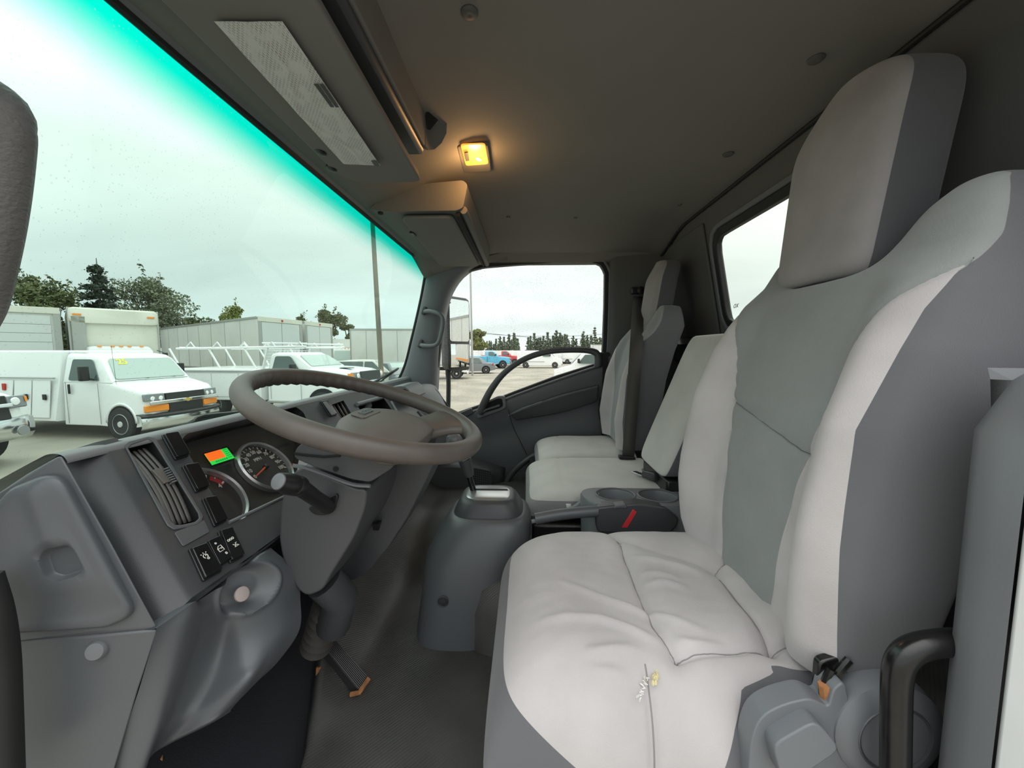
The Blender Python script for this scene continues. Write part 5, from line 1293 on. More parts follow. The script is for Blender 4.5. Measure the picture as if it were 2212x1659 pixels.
# ---- service van parked ahead (front axle at the local origin, nose towards +x)
def service_van():
    t = thing('service_van', 'white service van with 25 in yellow on its windscreen, tool lockers behind', 'van')
    W = .98
    ring_body([(.80, .38, 1.02, .76, .70, .10), (.735, .32, 1.10, .89, .83, .12), (.58, .30, 1.17, W, .92, .14), (.2, .30, 1.27, W, .93, .15), (-.12, .30, 1.33, W, .93, .12), (-.45, .32, 1.34, W, .94, .06), (-1.5, .32, 1.34, W, .94, .06)], 'body_shell', M['white_paint'], t)
    ring_body([(-.10, 1.30, 1.33, .93, .90, .02), (-.50, 1.30, 1.86, .95, .80, .08), (-.62, 1.3, 1.94, .95, .79, .12), (-1.0, 1.3, 1.99, .95, .80, .14), (-1.5, 1.3, 2.0, .95, .81, .14)], 'cab_roof', M['white_paint'], t)
    # windscreen, side glass
    plate([(-.12, -.82, 1.375), (-.12, .82, 1.375), (-.475, .71, 1.845), (-.475, -.71, 1.845)], M['screen_glass'], t, 'windscreen', .05, rnd=.06)
    plate([(-.175, -.86, 1.335), (-.175, .86, 1.335), (-.10, .86, 1.33), (-.10, -.86, 1.33)], M['grille'], t, 'cowl', .02)
    for s in (-1, 1):
        plate([(-.42, s*.955, 1.36), (-1.32, s*.955, 1.36), (-1.30, s*.845, 1.84), (-.72, s*.85, 1.84)], M['car_glass'], t, 'side_window', .02, rnd=.05)
        for seg in (((-.42, -.985*1, .36), (-.42, -.985, 1.30)), ((-1.38, -.985, .36), (-1.38, -.985, 1.32))):
            a, b = [V(p[0], s*abs(p[1]), p[2]) for p in seg]
            MB().tube([a, b], .007, 5).build('door_gap', M['alu'], t)
        MB().box((-1.28, s*.99, 1.16), (.05, .03, .22)).build('door_handle', M['grille'], t, bevel=.01)
        MB().box((-.62, s*1.10, 1.53), (.10, .18, .34)).build('mirror_head', M['grille'], t, bevel=.03, seg=3)
        MB().tube([(-.55, s*.95, 1.38), (-.62, s*1.06, 1.42)], .02, 6).build('mirror_arm', M['grille'], t)
        # wheel arch and wheel
        R = [[V(.18+rr*math.cos(a), s*(W+.004), .40+rr*math.sin(a)) for rr in (.40, .465)] for a in [PI*k/14 for k in range(15)]]
        MB().grid(R).build('arch_flare', M['white_paint'], t, solid=.02)
        MB().lathe((.18, s*.97, .40), (0, s, 0), [(.42, -.1), (.42, .012)], 28).build('wheel_well', M['void'], t)
        wheel_at(t, .18, s*.90, .375, .24, s)
    # nose: lamps, grille, emblem, bumper
    x = .845
    plate([(x, -.48, .86), (x, .48, .86), (x-.02, .48, 1.04), (x-.02, -.48, 1.04)], M['grille'], t, 'upper_grille', .05)
    plate([(x, -.42, .56), (x, .42, .56), (x, .42, .84), (x, -.42, .84)], M['grille'], t, 'lower_grille', .05)
    plate([(x+.035, -.86, .80), (x+.035, .86, .80), (x+.035, .86, .885), (x+.035, -.86, .885)], M['chrome'], t, 'chrome_bar', .05, bevel=.015)
    for s in (-1, 1):
        plate([(x-.02, s*.50, .885), (x-.10, s*.90, .885), (x-.12, s*.90, 1.05), (x-.04, s*.50, 1.05)], M['lamp'], t, 'headlamp', .09, bevel=.02)
        for k in (.58, .74): MB().lathe((x+.012-(k-.5)*.2, s*k, .94), (1, s*-.0, 0), [(.055, 0), (.045, .012), (.01, .016)], 14).build('reflector', M['lamp_bright'], t)
        plate([(x+.01, s*.44, .635), (x-.09, s*.90, .635), (x-.09, s*.90, .785), (x+.01, s*.44, .785)], M['amber'], t, 'turn_signal', .08, bevel=.015)
    bt = [(-.16, .018), (-.05, .018), (-.05, .05), (.05, .05), (.05, .018), (.16, .018), (.13, -.022), (.05, -.022), (.05, -.05), (-.05, -.05), (-.05, -.022), (-.13, -.022)]
    MB().prism([V(x+.06, -a*.72, .842+b) for a, b in bt], (.012, 0, 0)).build('emblem_rim', M['chrome'], t)
    MB().prism([V(x+.068, -a*.64, .842+b*.8) for a, b in bt], (.012, 0, 0)).build('emblem', M['gold'], t)
    R = []
    for k in range(17):
        y = lerp(-1.0, 1.0, k/16); dx = -.20*abs(y)**2.5; R.append([V(.96+dx, y, .52), V(.99+dx, y, .50), V(1.0+dx, y, .42), V(.99+dx, y, .30), V(.95+dx, y, .24)])
    MB().grid(R).build('chrome_bumper', M['chrome'], t, solid=.03)
    R = []
    for k in range(17):
        y = lerp(-1.0, 1.0, k/16); dx = -.20*abs(y)**2.5; R.append([V(.84+dx, y, .60), V(.95+dx, y, .585), V(.99+dx, y, .55), V(.985+dx, y, .51)])
    MB().grid(R).build('bumper_pad', M['grille'], t, solid=.02)
    txt('25', .21, M['yellow_print'], V(-.41, -.48, 1.76)+V(.024, 0, .018), V(0, 1, 0), V(-.355, 0, .47), 'window_number', t, depth=.004, bold=True)
    for yy in (-.3, .35): MB().tube([(-.16, yy-.25, 1.375), (-.13, yy+.2, 1.37)], .012, 5).build('wiper', M['grille'], t)
    MB().tube([(.05, -.93, 1.28), (.0, -.93, 2.15)], .004, 4).build('aerial', M['grille'], t)
    # tool body with lockers
    BX0, BX1, BW = -1.56, -5.6, 1.12
    ring_body([(BX0, .42, 2.02, BW, .86, .06), (BX0-.02, .42, 2.05, BW, .88, .05), (BX1, .42, 2.05, BW, .88, .05)], 'tool_body', M['white_paint'], t)
    MB().box((BX0+.25, 0, 2.0), (.55, 1.5, .09)).build('roof_fairing', M['white_paint'], t, bevel=.04, seg=3)
    for s in (-1, 1):
        for a, b in ((-1.72, -2.25), (-2.29, -2.82)):
            plate([(a, s*(BW+.008), .50), (b, s*(BW+.008), .50), (b, s*(BW-.075), 1.36), (a, s*(BW-.075), 1.36)], M['white_paint'], t, 'locker_door', .02, bevel=.006)
            MB().box(((a+b)/2+.16, s*(BW-.0), .98), (.10, .03, .13)).build('latch', M['grille'], t, bevel=.01)
        plate([(-2.86, s*(BW-.03), .98), (-4.0, s*(BW-.03), .98), (-4.0, s*(BW-.075), 1.36), (-2.86, s*(BW-.075), 1.36)], M['white_paint'], t, 'locker_door', .02, bevel=.006)
        MB().box((-3.1, s*(BW-.03), 1.20), (.10, .03, .16)).build('latch', M['red_lens'], t, bevel=.01)
        MB().box((-3.6, s*1.05, 1.41), (4.0, .05, .03)).build('drip_rail', M['alu'], t)
        wheel_at(t, -3.8, s*.92, .375, .24, s)
    return t
sv = place(service_van(), 9.30, 9.25, -96); sv.scale = (.92, 1, 1)

# ---- pickup with steel rack and service bed
def pickup(label, name='pickup_truck', paint='white_paint', bed='service', rack=True, hood=1.46, roof=1.99, group=None):
    t = thing(name, label, 'truck', group=group); W = 1.0; p = M[paint]
    ring_body([(.95, .62, 1.22, .80, .74, .12), (.86, .55, hood-.12, .94, .88, .16), (.62, .52, hood-.05, W, .92, .18), (.1, .52, hood, W, .93, .16), (-.45, .52, hood+.02, W, .93, .12), (-.6, .5, 1.42, W, .95, .05), (-1.75, .5, 1.42, W, .95, .05)], 'body_shell', p, t)
    ring_body([(-.42, 1.38, hood+.03, .93, .90, .02), (-.95, 1.38, roof-.08, .94, .76, .08), (-1.1, 1.38, roof, .94, .75, .12), (-1.6, 1.38, roof, .94, .76, .12), (-1.75, 1.38, roof-.05, .94, .78, .1)], 'cab_roof', p, t)
    plate([(-.45, -.82, hood+.045), (-.45, .82, hood+.045), (-.91, .68, roof-.10), (-.91, -.68, roof-.10)], M['screen_glass'], t, 'windscreen', .06, rnd=.06)
    for s in (-1, 1):
        plate([(-.74, s*.955, 1.46), (-1.62, s*.955, 1.46), (-1.58, s*.83, roof-.12), (-1.10, s*.83, roof-.12)], M['car_glass'], t, 'side_window', .03, rnd=.06)
        MB().box((-.82, s*1.13, 1.55), (.10, .22, .22)).build('mirror_head', M['grille'], t, bevel=.03)
        MB().tube([(-.68, s*1.003, .6), (-.68, s*1.003, 1.40)], .007, 5).build('door_gap', M['alu'], t)
        MB().tube([(-1.66, s*1.003, .6), (-1.66, s*1.003, 1.40)], .007, 5).build('door_gap', M['alu'], t)
        MB().box((-1.5, s*1.01, 1.25), (.18, .03, .05)).build('door_handle', p, t, bevel=.01)
        MB().box((-1.2, s*1.02, .52), (1.1, .10, .08)).build('side_step', M['alu'], t, bevel=.02)
        MB().lathe((0, s*.985, .46), (0, s, 0), [(.47, -.1), (.47, .022)], 28).build('wheel_well', M['void'], t)
        wheel_at(t, 0, s*.92, .41, .27, s)
        plate([(1.0, s*.62, hood-.34), (.90, s*.96, hood-.34), (.88, s*.96, hood-.12), (.96, s*.62, hood-.12)], M['lamp'], t, 'headlamp', .06, bevel=.02)
        plate([(.96, s*.93, hood-.24), (.82, s*1.0, hood-.24), (.80, s*1.0, hood-.15), (.94, s*.93, hood-.15)], M['amber'], t, 'marker_lamp', .03)
        MB().lathe((.985, s*.74, hood-.22), (1, 0, 0), [(.075, 0), (.06, .02), (.01, .025)], 14).build('reflector', M['lamp_bright'], t)
        MB().lathe((1.10, s*.72, .62), (1, 0, 0), [(.09, 0), (.085, .02)], 14).build('fog_lamp', M['lamp'], t)
    plate([(1.01, -.64, .84), (1.01, .64, .84), (.98, .60, hood-.10), (.98, -.60, hood-.10)], M['grille'], t, 'grille', .07, bevel=.02)
    plate([(1.03, -.66, 1.05), (1.03, .66, 1.05), (1.02, .66, 1.12), (1.02, -.66, 1.12)], M['chrome'] if paint == 'white_paint' else M['grille'], t, 'grille_bar', .06, bevel=.015)
    R = []
    for k in range(13):
        y = lerp(-1.02, 1.02, k/12); dx = -.16*abs(y)**2.5; R.append([V(1.0+dx, y, .86), V(1.10+dx, y, .84), V(1.13+dx, y, .72), V(1.12+dx, y, .56), V(1.05+dx, y, .46)])
    MB().grid(R).build('bumper', M['chrome'], t, solid=.03)
    MB().box((.45, -.42, hood-.005), (.34, .26, .02)).build('hood_scoop', M['grille'], t, bevel=.008)
    # bed
    L = -4.75
    if bed == 'service':
        ring_body([(-1.9, .55, 1.50, 1.10, 1.08, .04), (L, .55, 1.50, 1.10, 1.08, .04)], 'service_bed', p, t)
        for s in (-1, 1):
            for a, b in ((-1.98, -2.6), (-2.64, -3.5), (-3.54, -4.4)):
                plate([(a, s*1.105, .66), (b, s*1.105, .66), (b, s*1.095, 1.36), (a, s*1.095, 1.36)], p, t, 'locker_door', .02, bevel=.006)
            MB().box((-3.3, s*1.10, 1.43), (2.8, .06, .03)).build('bed_rail', M['alu'], t)
    else:
        ring_body([(-1.8, .55, 1.40, .99, .97, .05), (L+.3, .55, 1.40, .99, .97, .05)], 'bed', p, t)
    for s in (-1, 1): wheel_at(t, -3.55, s*.92, .41, .27, s)
    if rack:
        wp_ = M['white_paint']
        for s in (-1, 1):
            y = s*1.0
            bar(t, 'rack_rail', wp_, [((-.45, y, 2.16), (L, y, 2.10))], .035)
            bar(t, 'rack_top_tube', wp_, [((-.45, y*.95, 2.25), (-1.9, y*.95, 2.27))], .022)
            for x0 in (-2.1, -3.3, L+.1): bar(t, 'rack_post', wp_, [((x0, y, 1.50), (x0-.35, y, 2.10))], .03)
            for x0 in (-.5, -1.4, -2.3, -3.2, -4.1): bar(t, 'rack_truss', wp_, [((x0, y, 2.12), (x0-.15, y, 2.30)), ((x0-.15, y, 2.30), (x0-.35, y, 2.12))], .018)
        for x0 in (-.5, -1.75, -3.3, L+.1): bar(t, 'rack_cross_bar', wp_, [((x0, -1.0, 2.13), (x0, 1.0, 2.13))], .025)
        pl_ = MB()
        for k in range(12): pl_.tube([(-1.86, -.95+.17*k, 1.5), (-1.72, -.95+.17*k, 2.05)], .008, 4)
        for k in range(7): pl_.tube([(-1.86+.02*k, -.95, 1.5+.09*k), (-1.86+.02*k, .95, 1.5+.09*k)], .008, 4)
        pl_.build('cab_guard_mesh', wp_, t)['kind'] = 'stuff'
        bar(t, 'cab_guard_frame', wp_, [((-1.9, -1.0, 1.45), (-1.70, -1.0, 2.12)), ((-1.9, 1.0, 1.45), (-1.70, 1.0, 2.12))], .035)
    return t
place(pickup('white service pickup with a steel pipe rack over its cab, beyond the van', hood=1.52), 12.05, 5.9, -95)
place(pickup('white pickup with black grille and chrome bumper at the left, only its corner showing', rack=False, bed='plain', hood=1.36), 5.72, 10.1, -87)

# ---- boxes and trailers
def box_body(t, x0, x1, hw, z0, z1, wall='box_white', door='end', seams=5, nose_r=0):
    """a van box between local x0 (front) and x1 (rear): skin, rails, posts, panel seams, doors"""
    ring_body([(x0, z0, z1, hw, hw-.0, .05 if not nose_r else nose_r), (x1, z0, z1, hw, hw, .05 if not nose_r else nose_r)], 'box_skin', M[wall], t)
    for s in (-1, 1):
        for z, h in ((z1-.04, .11), (z0+.04, .12)): MB().box(((x0+x1)/2, s*(hw+.006), z), (abs(x1-x0), .03, h)).build('side_rail', M['alu'], t)
        for k in range(1, seams): MB().box((lerp(x0, x1, k/seams), s*(hw+.003), (z0+z1)/2), (.03, .014, z1-z0-.2)).build('panel_seam', M['alu'], t)
        for x in (x0, x1): MB().box((x, s*(hw-.01), (z0+z1)/2), (.09, .06, z1-z0)).build('corner_post', M['alu'], t, bevel=.01)
    return t
def from_corners(label, name, a, b, c, z1, wall='box_white', cat='trailer', z0=.95, rear='doors', group=None):
    """a = near corner, b = the other corner of the end that shows, c = far end of the long side"""
    a, b, c = [Vector((*q, 0)) for q in (a, b, c)]
    t = thing(name, label, cat, group=group); ax = (c-a).normalized(); L = (c-a).length; wy = b-a
    fp_ = [a, b, b+ax*L, a+ax*L]; up_ = V(0, 0, 1)
    t.location = (a.x, a.y, GZ)
    def w(p, z): return Vector((p.x, p.y, GZ+z))
    MB().prism([w(p, z0) for p in fp_], (0, 0, z1-z0)).build('box_skin', M[wall], t, bevel=.03)
    n_in = ax*.02; wn_ = wy.normalized(); out = -ax*.02
    def pl(p, q, za, zb_, m, nm, off, th=.03):
        MB().prism([w(p, za)+off, w(q, za)+off, w(q, zb_)+off, w(p, zb_)+off], off.normalized()*th).build(nm, m, t, bevel=.006)
    W = wy.length
    for f0, f1 in ((.0, .07), (.93, 1.0)): pl(a+wy*f0, a+wy*f1, z0, z1, M['alu'], 'corner_post', out)
    pl(a, b, z1-.22, z1, M['box_cream'], 'header_rail', out*1.1, .04)
    pl(a, b, z0, z0+.12, M['alu'], 'sill_rail', out*1.1, .04)
    if rear == 'doors':
        for f0, f1 in ((.075, .495), (.505, .925)): pl(a+wy*f0, a+wy*f1, z0+.14, z1-.24, M['box_door'], 'rear_door', out*.6, .03)
        MB().tube([w(a+wy*.5, z1-.12)+out*4, w(a+wy*.52, z1-.12)+out*4], .05, 8).build('marker_lamp', M['red_lens'], t)
    else:
        n = 7
        for k in range(n):
            za, zb_ = lerp(z0+.14, z1-.30, k/n), lerp(z0+.14, z1-.30, (k+1)/n); pl(a+wy*.10, a+wy*.90, za+.006, zb_-.006, M['box_door'], 'door_slat', out*.6, .03)
    side = -wn_*.02
    for z_, h in ((z1-.10, .10), (z0, .14)): pl(a, a+ax*L, z_, z_+h, M['alu'], 'side_rail', side, .02)
    for k in range(1, 8): q = a+ax*L*k/8; pl(q, q+ax*.05, z0+.14, z1-.10, M['box_door'], 'panel_seam', side*.6, .008)
    for k in range(2):
        q = a+ax*(1.4+1.2*k)+wn_*.15
        for s in (0, 1):
            qq = q+wy*s*.85; MB().lathe(w(qq, .5), wn_, [(.3, -.12), (.48, -.12), (.5, 0), (.48, .12), (.3, .12)], 20).build('tyre', M['tyre'], t)
    q = a+ax*(L-2.5)
    for s in (.15, .85): MB().tube([w(q+wy*s, 0), w(q+wy*s, z0)], .06, 6).build('landing_leg', M['alu'], t)
    return t
from_corners('long white semi trailer with its rear doors facing the yard, left of the pair', 'semi_trailer', (17.27, 12.24), (19.94, 11.76), (26.3, 25.7), 3.60)
from_corners('second white semi trailer, right of the pair, mostly hidden by the first', 'semi_trailer', (20.35, 11.86), (22.9, 11.66), (29.6, 25.0), 3.62)
from_corners('white box body with a slatted roll up door behind the service van', 'box_truck', (13.55, 16.95), (11.65, 18.45), (20, 25.1), 3.58, cat='truck', rear='roll')
from_corners('low cream trailer partly hidden behind the second semi trailer', 'semi_trailer', (33, 16.6), (33.5, 14.0), (50, 26), 2.75, wall='box_cream')
def box_truck(label, box_len=6.5, z1=3.55, wall='box_white', stripe=None, nose=.0, hw=1.22, lift=0, name='box_truck'):
    """cab-over truck: cab nose at the local origin, box behind"""
    t = thing(name, label, 'truck'); p = M['white_paint']; cw_ = .98
    ring_body([(.0, .55, 1.25, cw_-.05, cw_-.08, .08), (-.10, .5, 1.3, cw_, cw_-.03, .08), (-.32, .5, 2.12, cw_, .84, .14), (-.6, .5, 2.2, cw_, .84, .16), (-1.5, .5, 2.2, cw_, .84, .12)], 'cab', p, t)
    plate([(-.10, -.80, 1.34), (-.10, .80, 1.34), (-.30, .72, 2.02), (-.30, -.72, 2.02)], M['screen_glass'], t, 'windscreen', .03, rnd=.06)
    for s in (-1, 1):
        plate([(-.35, s*.965, 1.40), (-1.3, s*.965, 1.40), (-1.3, s*.875, 2.0), (-.5, s*.875, 2.0)], M['car_glass'], t, 'side_window', .03, rnd=.06)
        MB().box((-.05, s*1.16, 1.75), (.08, .16, .42)).build('mirror_head', M['grille'], t, bevel=.02)
        MB().tube([(-.2, s*.95, 2.05), (-.05, s*1.15, 1.95)], .015, 5).build('mirror_arm', M['grille'], t)
        plate([(.01, s*.5, .72), (-.04, s*.88, .72), (-.05, s*.88, .90), (.0, s*.5, .90)], M['lamp_bright'], t, 'headlamp', .05)
        wheel_at(t, -.75, s*.88, .40, .24, s); wheel_at(t, -box_len*.72-1.2, s*.88, .40, .4, s)
        MB().box((-.85, s*.99, .62), (1.0, .03, .12)).build('side_skirt', M['grille'], t)
    plate([(.03, -.5, .62), (.03, .5, .62), (.02, .5, 1.0), (.02, -.5, 1.0)], M['grille'], t, 'grille', .04)
    MB().box((.04, 0, .48), (.12, 1.96, .2)).build('bumper', p, t, bevel=.03)
    for y in (-.55, -.22, 0, .22, .55): MB().box((-.42, y, 2.20), (.09, .12, .05)).build('marker_lamp', M['amber'], t, bevel=.015)
    MB().box((-1.2-box_len/2, 0, .72), (box_len+1.6, .8, .22)).build('chassis', M['grille'], t)
    box_body(t, -1.62, -1.62-box_len, hw, .98, z1, wall, seams=6)
    if nose:
        MB().loft([rrect(-1.62+dx, hw-dd, z1-.55, z1+.02-dd, .10) for dx, dd in ((0, 0), (.06, .01), (.10, .06))]).build('roof_cap', M['box_cream'], t)
        for s in (-1, 1): MB().box((-1.51, s*(hw-.22), z1-.25), (.03, .22, .06)).build('marker_lamp', M['amber'], t)
        MB().box((-1.55, -.98, 2.3), (.06, .34, 2.0)).build('nose_plate', M['alu'], t)
    if stripe:
        for s in (-1, 1): MB().box((-1.62-box_len/2, s*(hw+.012), 1.25), (box_len, .02, .28)).build('stripe', stripe, t)
    return t
bt1 = box_truck('cream box truck with amber roof lights facing the yard behind the service van', nose=1, wall='box_cream', z1=3.62)
place(bt1, 13.55, 14.70, -128.4)
place(box_truck('large white box truck seen past the mirror with a bare pole before it', box_len=6.3, z1=3.52, wall='box_white', hw=1.25), 28.2, 4.3, -84)
place(box_truck('small white truck cab beside the pale car, in front of the cream trailer', box_len=4.2, z1=2.9), 27.5, 13.1, -155)
place(box_truck('white box truck with an orange stripe, shown in the door mirror', box_len=8, z1=3.7, stripe=M['amber']), 8.2, -10.5, 80)

# ---- cars
def car(label, paint, hgt=1.46, wl=2.75, suv=False, name='car', group=None):
    t = thing(name, label, 'car', group=group); p = M[paint]; h0 = .92 if not suv else 1.05
    ring_body([(.82, .32, .66, .70, .62, .1), (.72, .25, .74, .84, .76, .12), (.2, .22, h0-.08, .90, .80, .14), (-.35, .22, h0, .90, .84, .12), (-1.6, .22, h0+.02, .90, .84, .1), (-wl-.4, .25, h0+.04, .88, .80, .12), (-wl-.85, .35, h0-.08 if not suv else h0, .78, .70, .12)], 'body_shell', p, t)
    xr = -wl-.10 if not suv else -wl-.65
    ring_body([(-.30, h0-.04, h0+.01, .84, .80, .02), (-1.05, h0-.04, hgt-.04, .84, .62, .1), (-1.5, h0-.04, hgt, .84, .60, .12), (-2.2, h0-.04, hgt-.02, .84, .60, .12), (xr+.5, h0-.04, hgt-.10, .84, .60, .1), (xr, h0-.04, h0+.04, .82, .74, .02)], 'cabin_roof', p, t)
    plate([(-.42, -.70, h0+.03), (-.42, .70, h0+.03), (-1.0, .58, hgt-.07), (-1.0, -.58, hgt-.07)], M['screen_glass'], t, 'windscreen', .04, rnd=.05)
    plate([(xr+.06, -.66, h0+.07), (xr+.06, .66, h0+.07), (xr+.47, .55, hgt-.14), (xr+.47, -.55, hgt-.14)], M['car_glass'], t, 'rear_window', .04, rnd=.05)
    for s in (-1, 1):
        for a, b, c, d in ((-.62, -1.45, -1.45, -1.10), (-1.52, xr+.42, xr+.70, -1.52)):
            plate([(a, s*.835, h0+.02), (b, s*.835, h0+.02), (c, s*.645, hgt-.10), (d, s*.645, hgt-.10)], M['car_glass'], t, 'side_window', .03, rnd=.04)
        plate([(.80, s*.45, .60), (.66, s*.84, .60), (.64, s*.82, .74), (.76, s*.45, .72)], M['lamp_bright'], t, 'headlamp', .04)
        plate([(-wl-.80, s*.45, .72), (-wl-.62, s*.84, .72), (-wl-.60, s*.82, .90), (-wl-.78, s*.45, .88)], M['red_lens'], t, 'tail_lamp', .05)
        MB().box((-.72, s*.98, h0+.08), (.12, .16, .12)).build('mirror_head', p, t, bevel=.03)
        for x in (0, -wl):
            MB().lathe((x, s*.86, .34), (0, s, 0), [(.37, -.1), (.37, .048)], 24).build('wheel_well', M['void'], t); wheel_at(t, x, s*.82, .325, .20, s)
    plate([(.83, -.42, .40), (.83, .42, .40), (.80, .42, .62), (.80, -.42, .62)], M['grille'], t, 'grille', .04)
    return t
place(car('pale estate car with a sloping roof behind the service pickup hood', 'beige_paint', 1.62, suv=True), 18.6, 6.2, -82)
place(car('dark grey car nose beside the passenger windscreen pillar', 'grey_paint', 1.5), 18.0, 5.35, -125)
place(car('grey saloon car with its rear to the right, below the mirror', 'grey_paint', 1.46), 34.2, 6.4, 100)
place(pickup('light blue pickup facing right, left of the red one', paint='blue_paint', rack=False, bed='plain', hood=1.35), 44.5, 2.9, -75)
place(pickup('red pickup with cap parked beyond the light blue one', paint='red_paint', rack=False, bed='plain', hood=1.35), 52, 1.6, -85)
def cargo_van(label, group=None):
    t = thing('cargo_van', label, 'van', group=group); p = M['white_paint']
    ring_body([(.85, .35, 1.0, .85, .78, .1), (.6, .3, 1.1, .96, .9, .14), (-.1, .3, 1.28, .98, .92, .12), (-.7, .3, 1.95, .98, .82, .14), (-1.0, .3, 2.02, .98, .82, .14), (-4.4, .3, 2.02, .98, .82, .14)], 'body_shell', p, t)
    plate([(-.06, -.80, 1.34), (-.06, .80, 1.34), (-.60, .72, 1.88), (-.60, -.72, 1.88)], M['screen_glass'], t, 'windscreen', .05, rnd=.05)
    for s in (-1, 1):
        plate([(-.5, s*.965, 1.36), (-1.4, s*.965, 1.36), (-1.4, s*.88, 1.82), (-.85, s*.88, 1.82)], M['car_glass'], t, 'side_window', .03, rnd=.05)
        plate([(.84, s*.45, .85), (.72, s*.85, .85), (.70, s*.85, 1.0), (.8, s*.45, 1.0)], M['lamp_bright'], t, 'headlamp', .05)
        MB().box((-.55, s*1.06, 1.5), (.1, .16, .24)).build('mirror_head', M['grille'], t, bevel=.02)
        MB().box((-2.7, s*.985, .75), (3.0, .015, .05)).build('rub_strip', M['alu'], t)
        for x in (0, -3.4): wheel_at(t, x, s*.9, .36, .22, s)
    plate([(.87, -.42, .62), (.87, .42, .62), (.84, .42, .98), (.84, -.42, .98)], M['grille'], t, 'grille', .05)
    MB().box((.84, 0, .45), (.12, 1.9, .2)).build('bumper', M['alu'], t, bevel=.03)
    return t
cv0 = cargo_van('white cargo van parked side on across the lot, under the arch of the door handle')
place(cv0, 45.5, -3.4, -95)
row = [(58, 7.9, 60), (60, 5.2, 62), (60, -1.0, 65), (61, -3.6, 64), (62, -6.4, 66), (63, -9.4, 66), (58, 10.5, 62)]
for x, y, d in row:
    c_ = copy_tree(cv0); c_['label'] = 'white cargo van in the far row before the conifers'; c_['group'] = 'far row of white vans'; place(c_, x, y, d)
nv = copy_tree(cv0); nv['label'] = 'white van nose with a green tinted windscreen, seen through the handle arch'; place(nv, 21.5, -2.6, 70)
txt('$', .5, M['yellow_print'], V(-.40, .2, 1.72), V(0, 1, 0), V(-.54, 0, .54), 'window_number', nv, depth=.004, bold=True)
place(box_truck('white box truck far across the lot behind the side on van', box_len=6.0, z1=3.0), 66, -9.5, 90)

# ---- poles and wires
up1 = thing('utility_pole', 'weathered wooden utility pole, the thick one before the white box truck', 'pole', (16.9, 6.55, GZ))
MB().tube([(16.9, 6.42, GZ), (16.9, 6.70, 7.6)], [.115, .085], 12).build('shaft', mat('weathered_pole', (.22, .20, .16), .9, bump=.5, bscale=30, vary=.3, vscale=4, stretch=(1, 1, .1)), up1)
MB().tube([(16.9, 6.0, 7.0), (16.9, 7.4, 7.0)], .05, 6).build('cross_arm', M['alu'], up1)
up2 = thing('light_pole', 'thin grey steel light pole seen right of the mirror', 'pole', (31, 4.36, GZ))
MB().tube([(31, 4.34, GZ), (31, 4.48, 10.0)], [.095, .06], 10).build('shaft', M['alu'], up2)
MB().box((31, 4.5, 10.0), (.5, .3, .12)).build('lamp_head', M['alu'], up2)
for k, (v0, v1) in enumerate(((712, 722), (716, 708))):
    a, b = P(1000, v0, X=70), P(1420, v1, X=70); mid = (a+b)/2-V(0, 0, 1.1)
    w_ = MB().tube([a.lerp(b, t)-V(0, 0, 1.2*4*t*(1-t)) for t in [j/16 for j in range(17)]], .03, 4).build('power_line', M['grille'], None)
    tag(w_, ['sagging power line over the far lot, lower of two', 'sagging power line over the far lot, upper of two'][k], 'cable')

# ---- trees: trunk, limbs and crowns of separate leaf blades
rng = np.random.default_rng(11)
def leaf_mesh(name, pts, size, m, parent, flat=.0):
    """pts: centres; each leaf spray a bent pair of triangles of its own direction"""
    n = len(pts); d = rng.normal(size=(n, 3)); d /= np.linalg.norm(d, axis=1)[:, None]; e = rng.normal(size=(n, 3)); e -= d*(d*e).sum(1)[:, None]; e /= np.linalg.norm(e, axis=1)[:, None]
    s = size*rng.uniform(.6, 1.4, size=(n, 1)); f = np.cross(d, e)
    v = np.stack([pts-d*s, pts+e*s*.55+f*s*.15, pts+d*s, pts-e*s*.55+f*s*.15], 1).reshape(-1, 3)
    me = bpy.data.meshes.new(name); me.vertices.add(len(v)); me.vertices.foreach_set('co', v.ravel()); me.loops.add(n*4); me.loops.foreach_set('vertex_index', np.arange(n*4)); me.polygons.add(n)
    me.polygons.foreach_set('loop_start', np.arange(n)*4); me.polygons.foreach_set('loop_total', np.full(n, 4)); me.update(); me.materials.append(m)
    o = bpy.data.objects.new(name, me); C.objects.link(o); o.parent = parent; o['kind'] = 'stuff'; return o
def leafmat(n, col): 
    m = mat(n, col, .7, vary=.35, vscale=1.3)
    return m
LM = [leafmat('olive_leaves', (.115, .135, .052)), leafmat('grey_green_leaves', (.145, .165, .095)), leafmat('dark_needles', (.030, .045, .028)), leafmat('yellow_green_leaves', (.20, .22, .06)), leafmat('mid_green_needles', (.12, .15, .09))]
bark = mat('bark', (.10, .085, .07), .9, bump=.5, bscale=20)
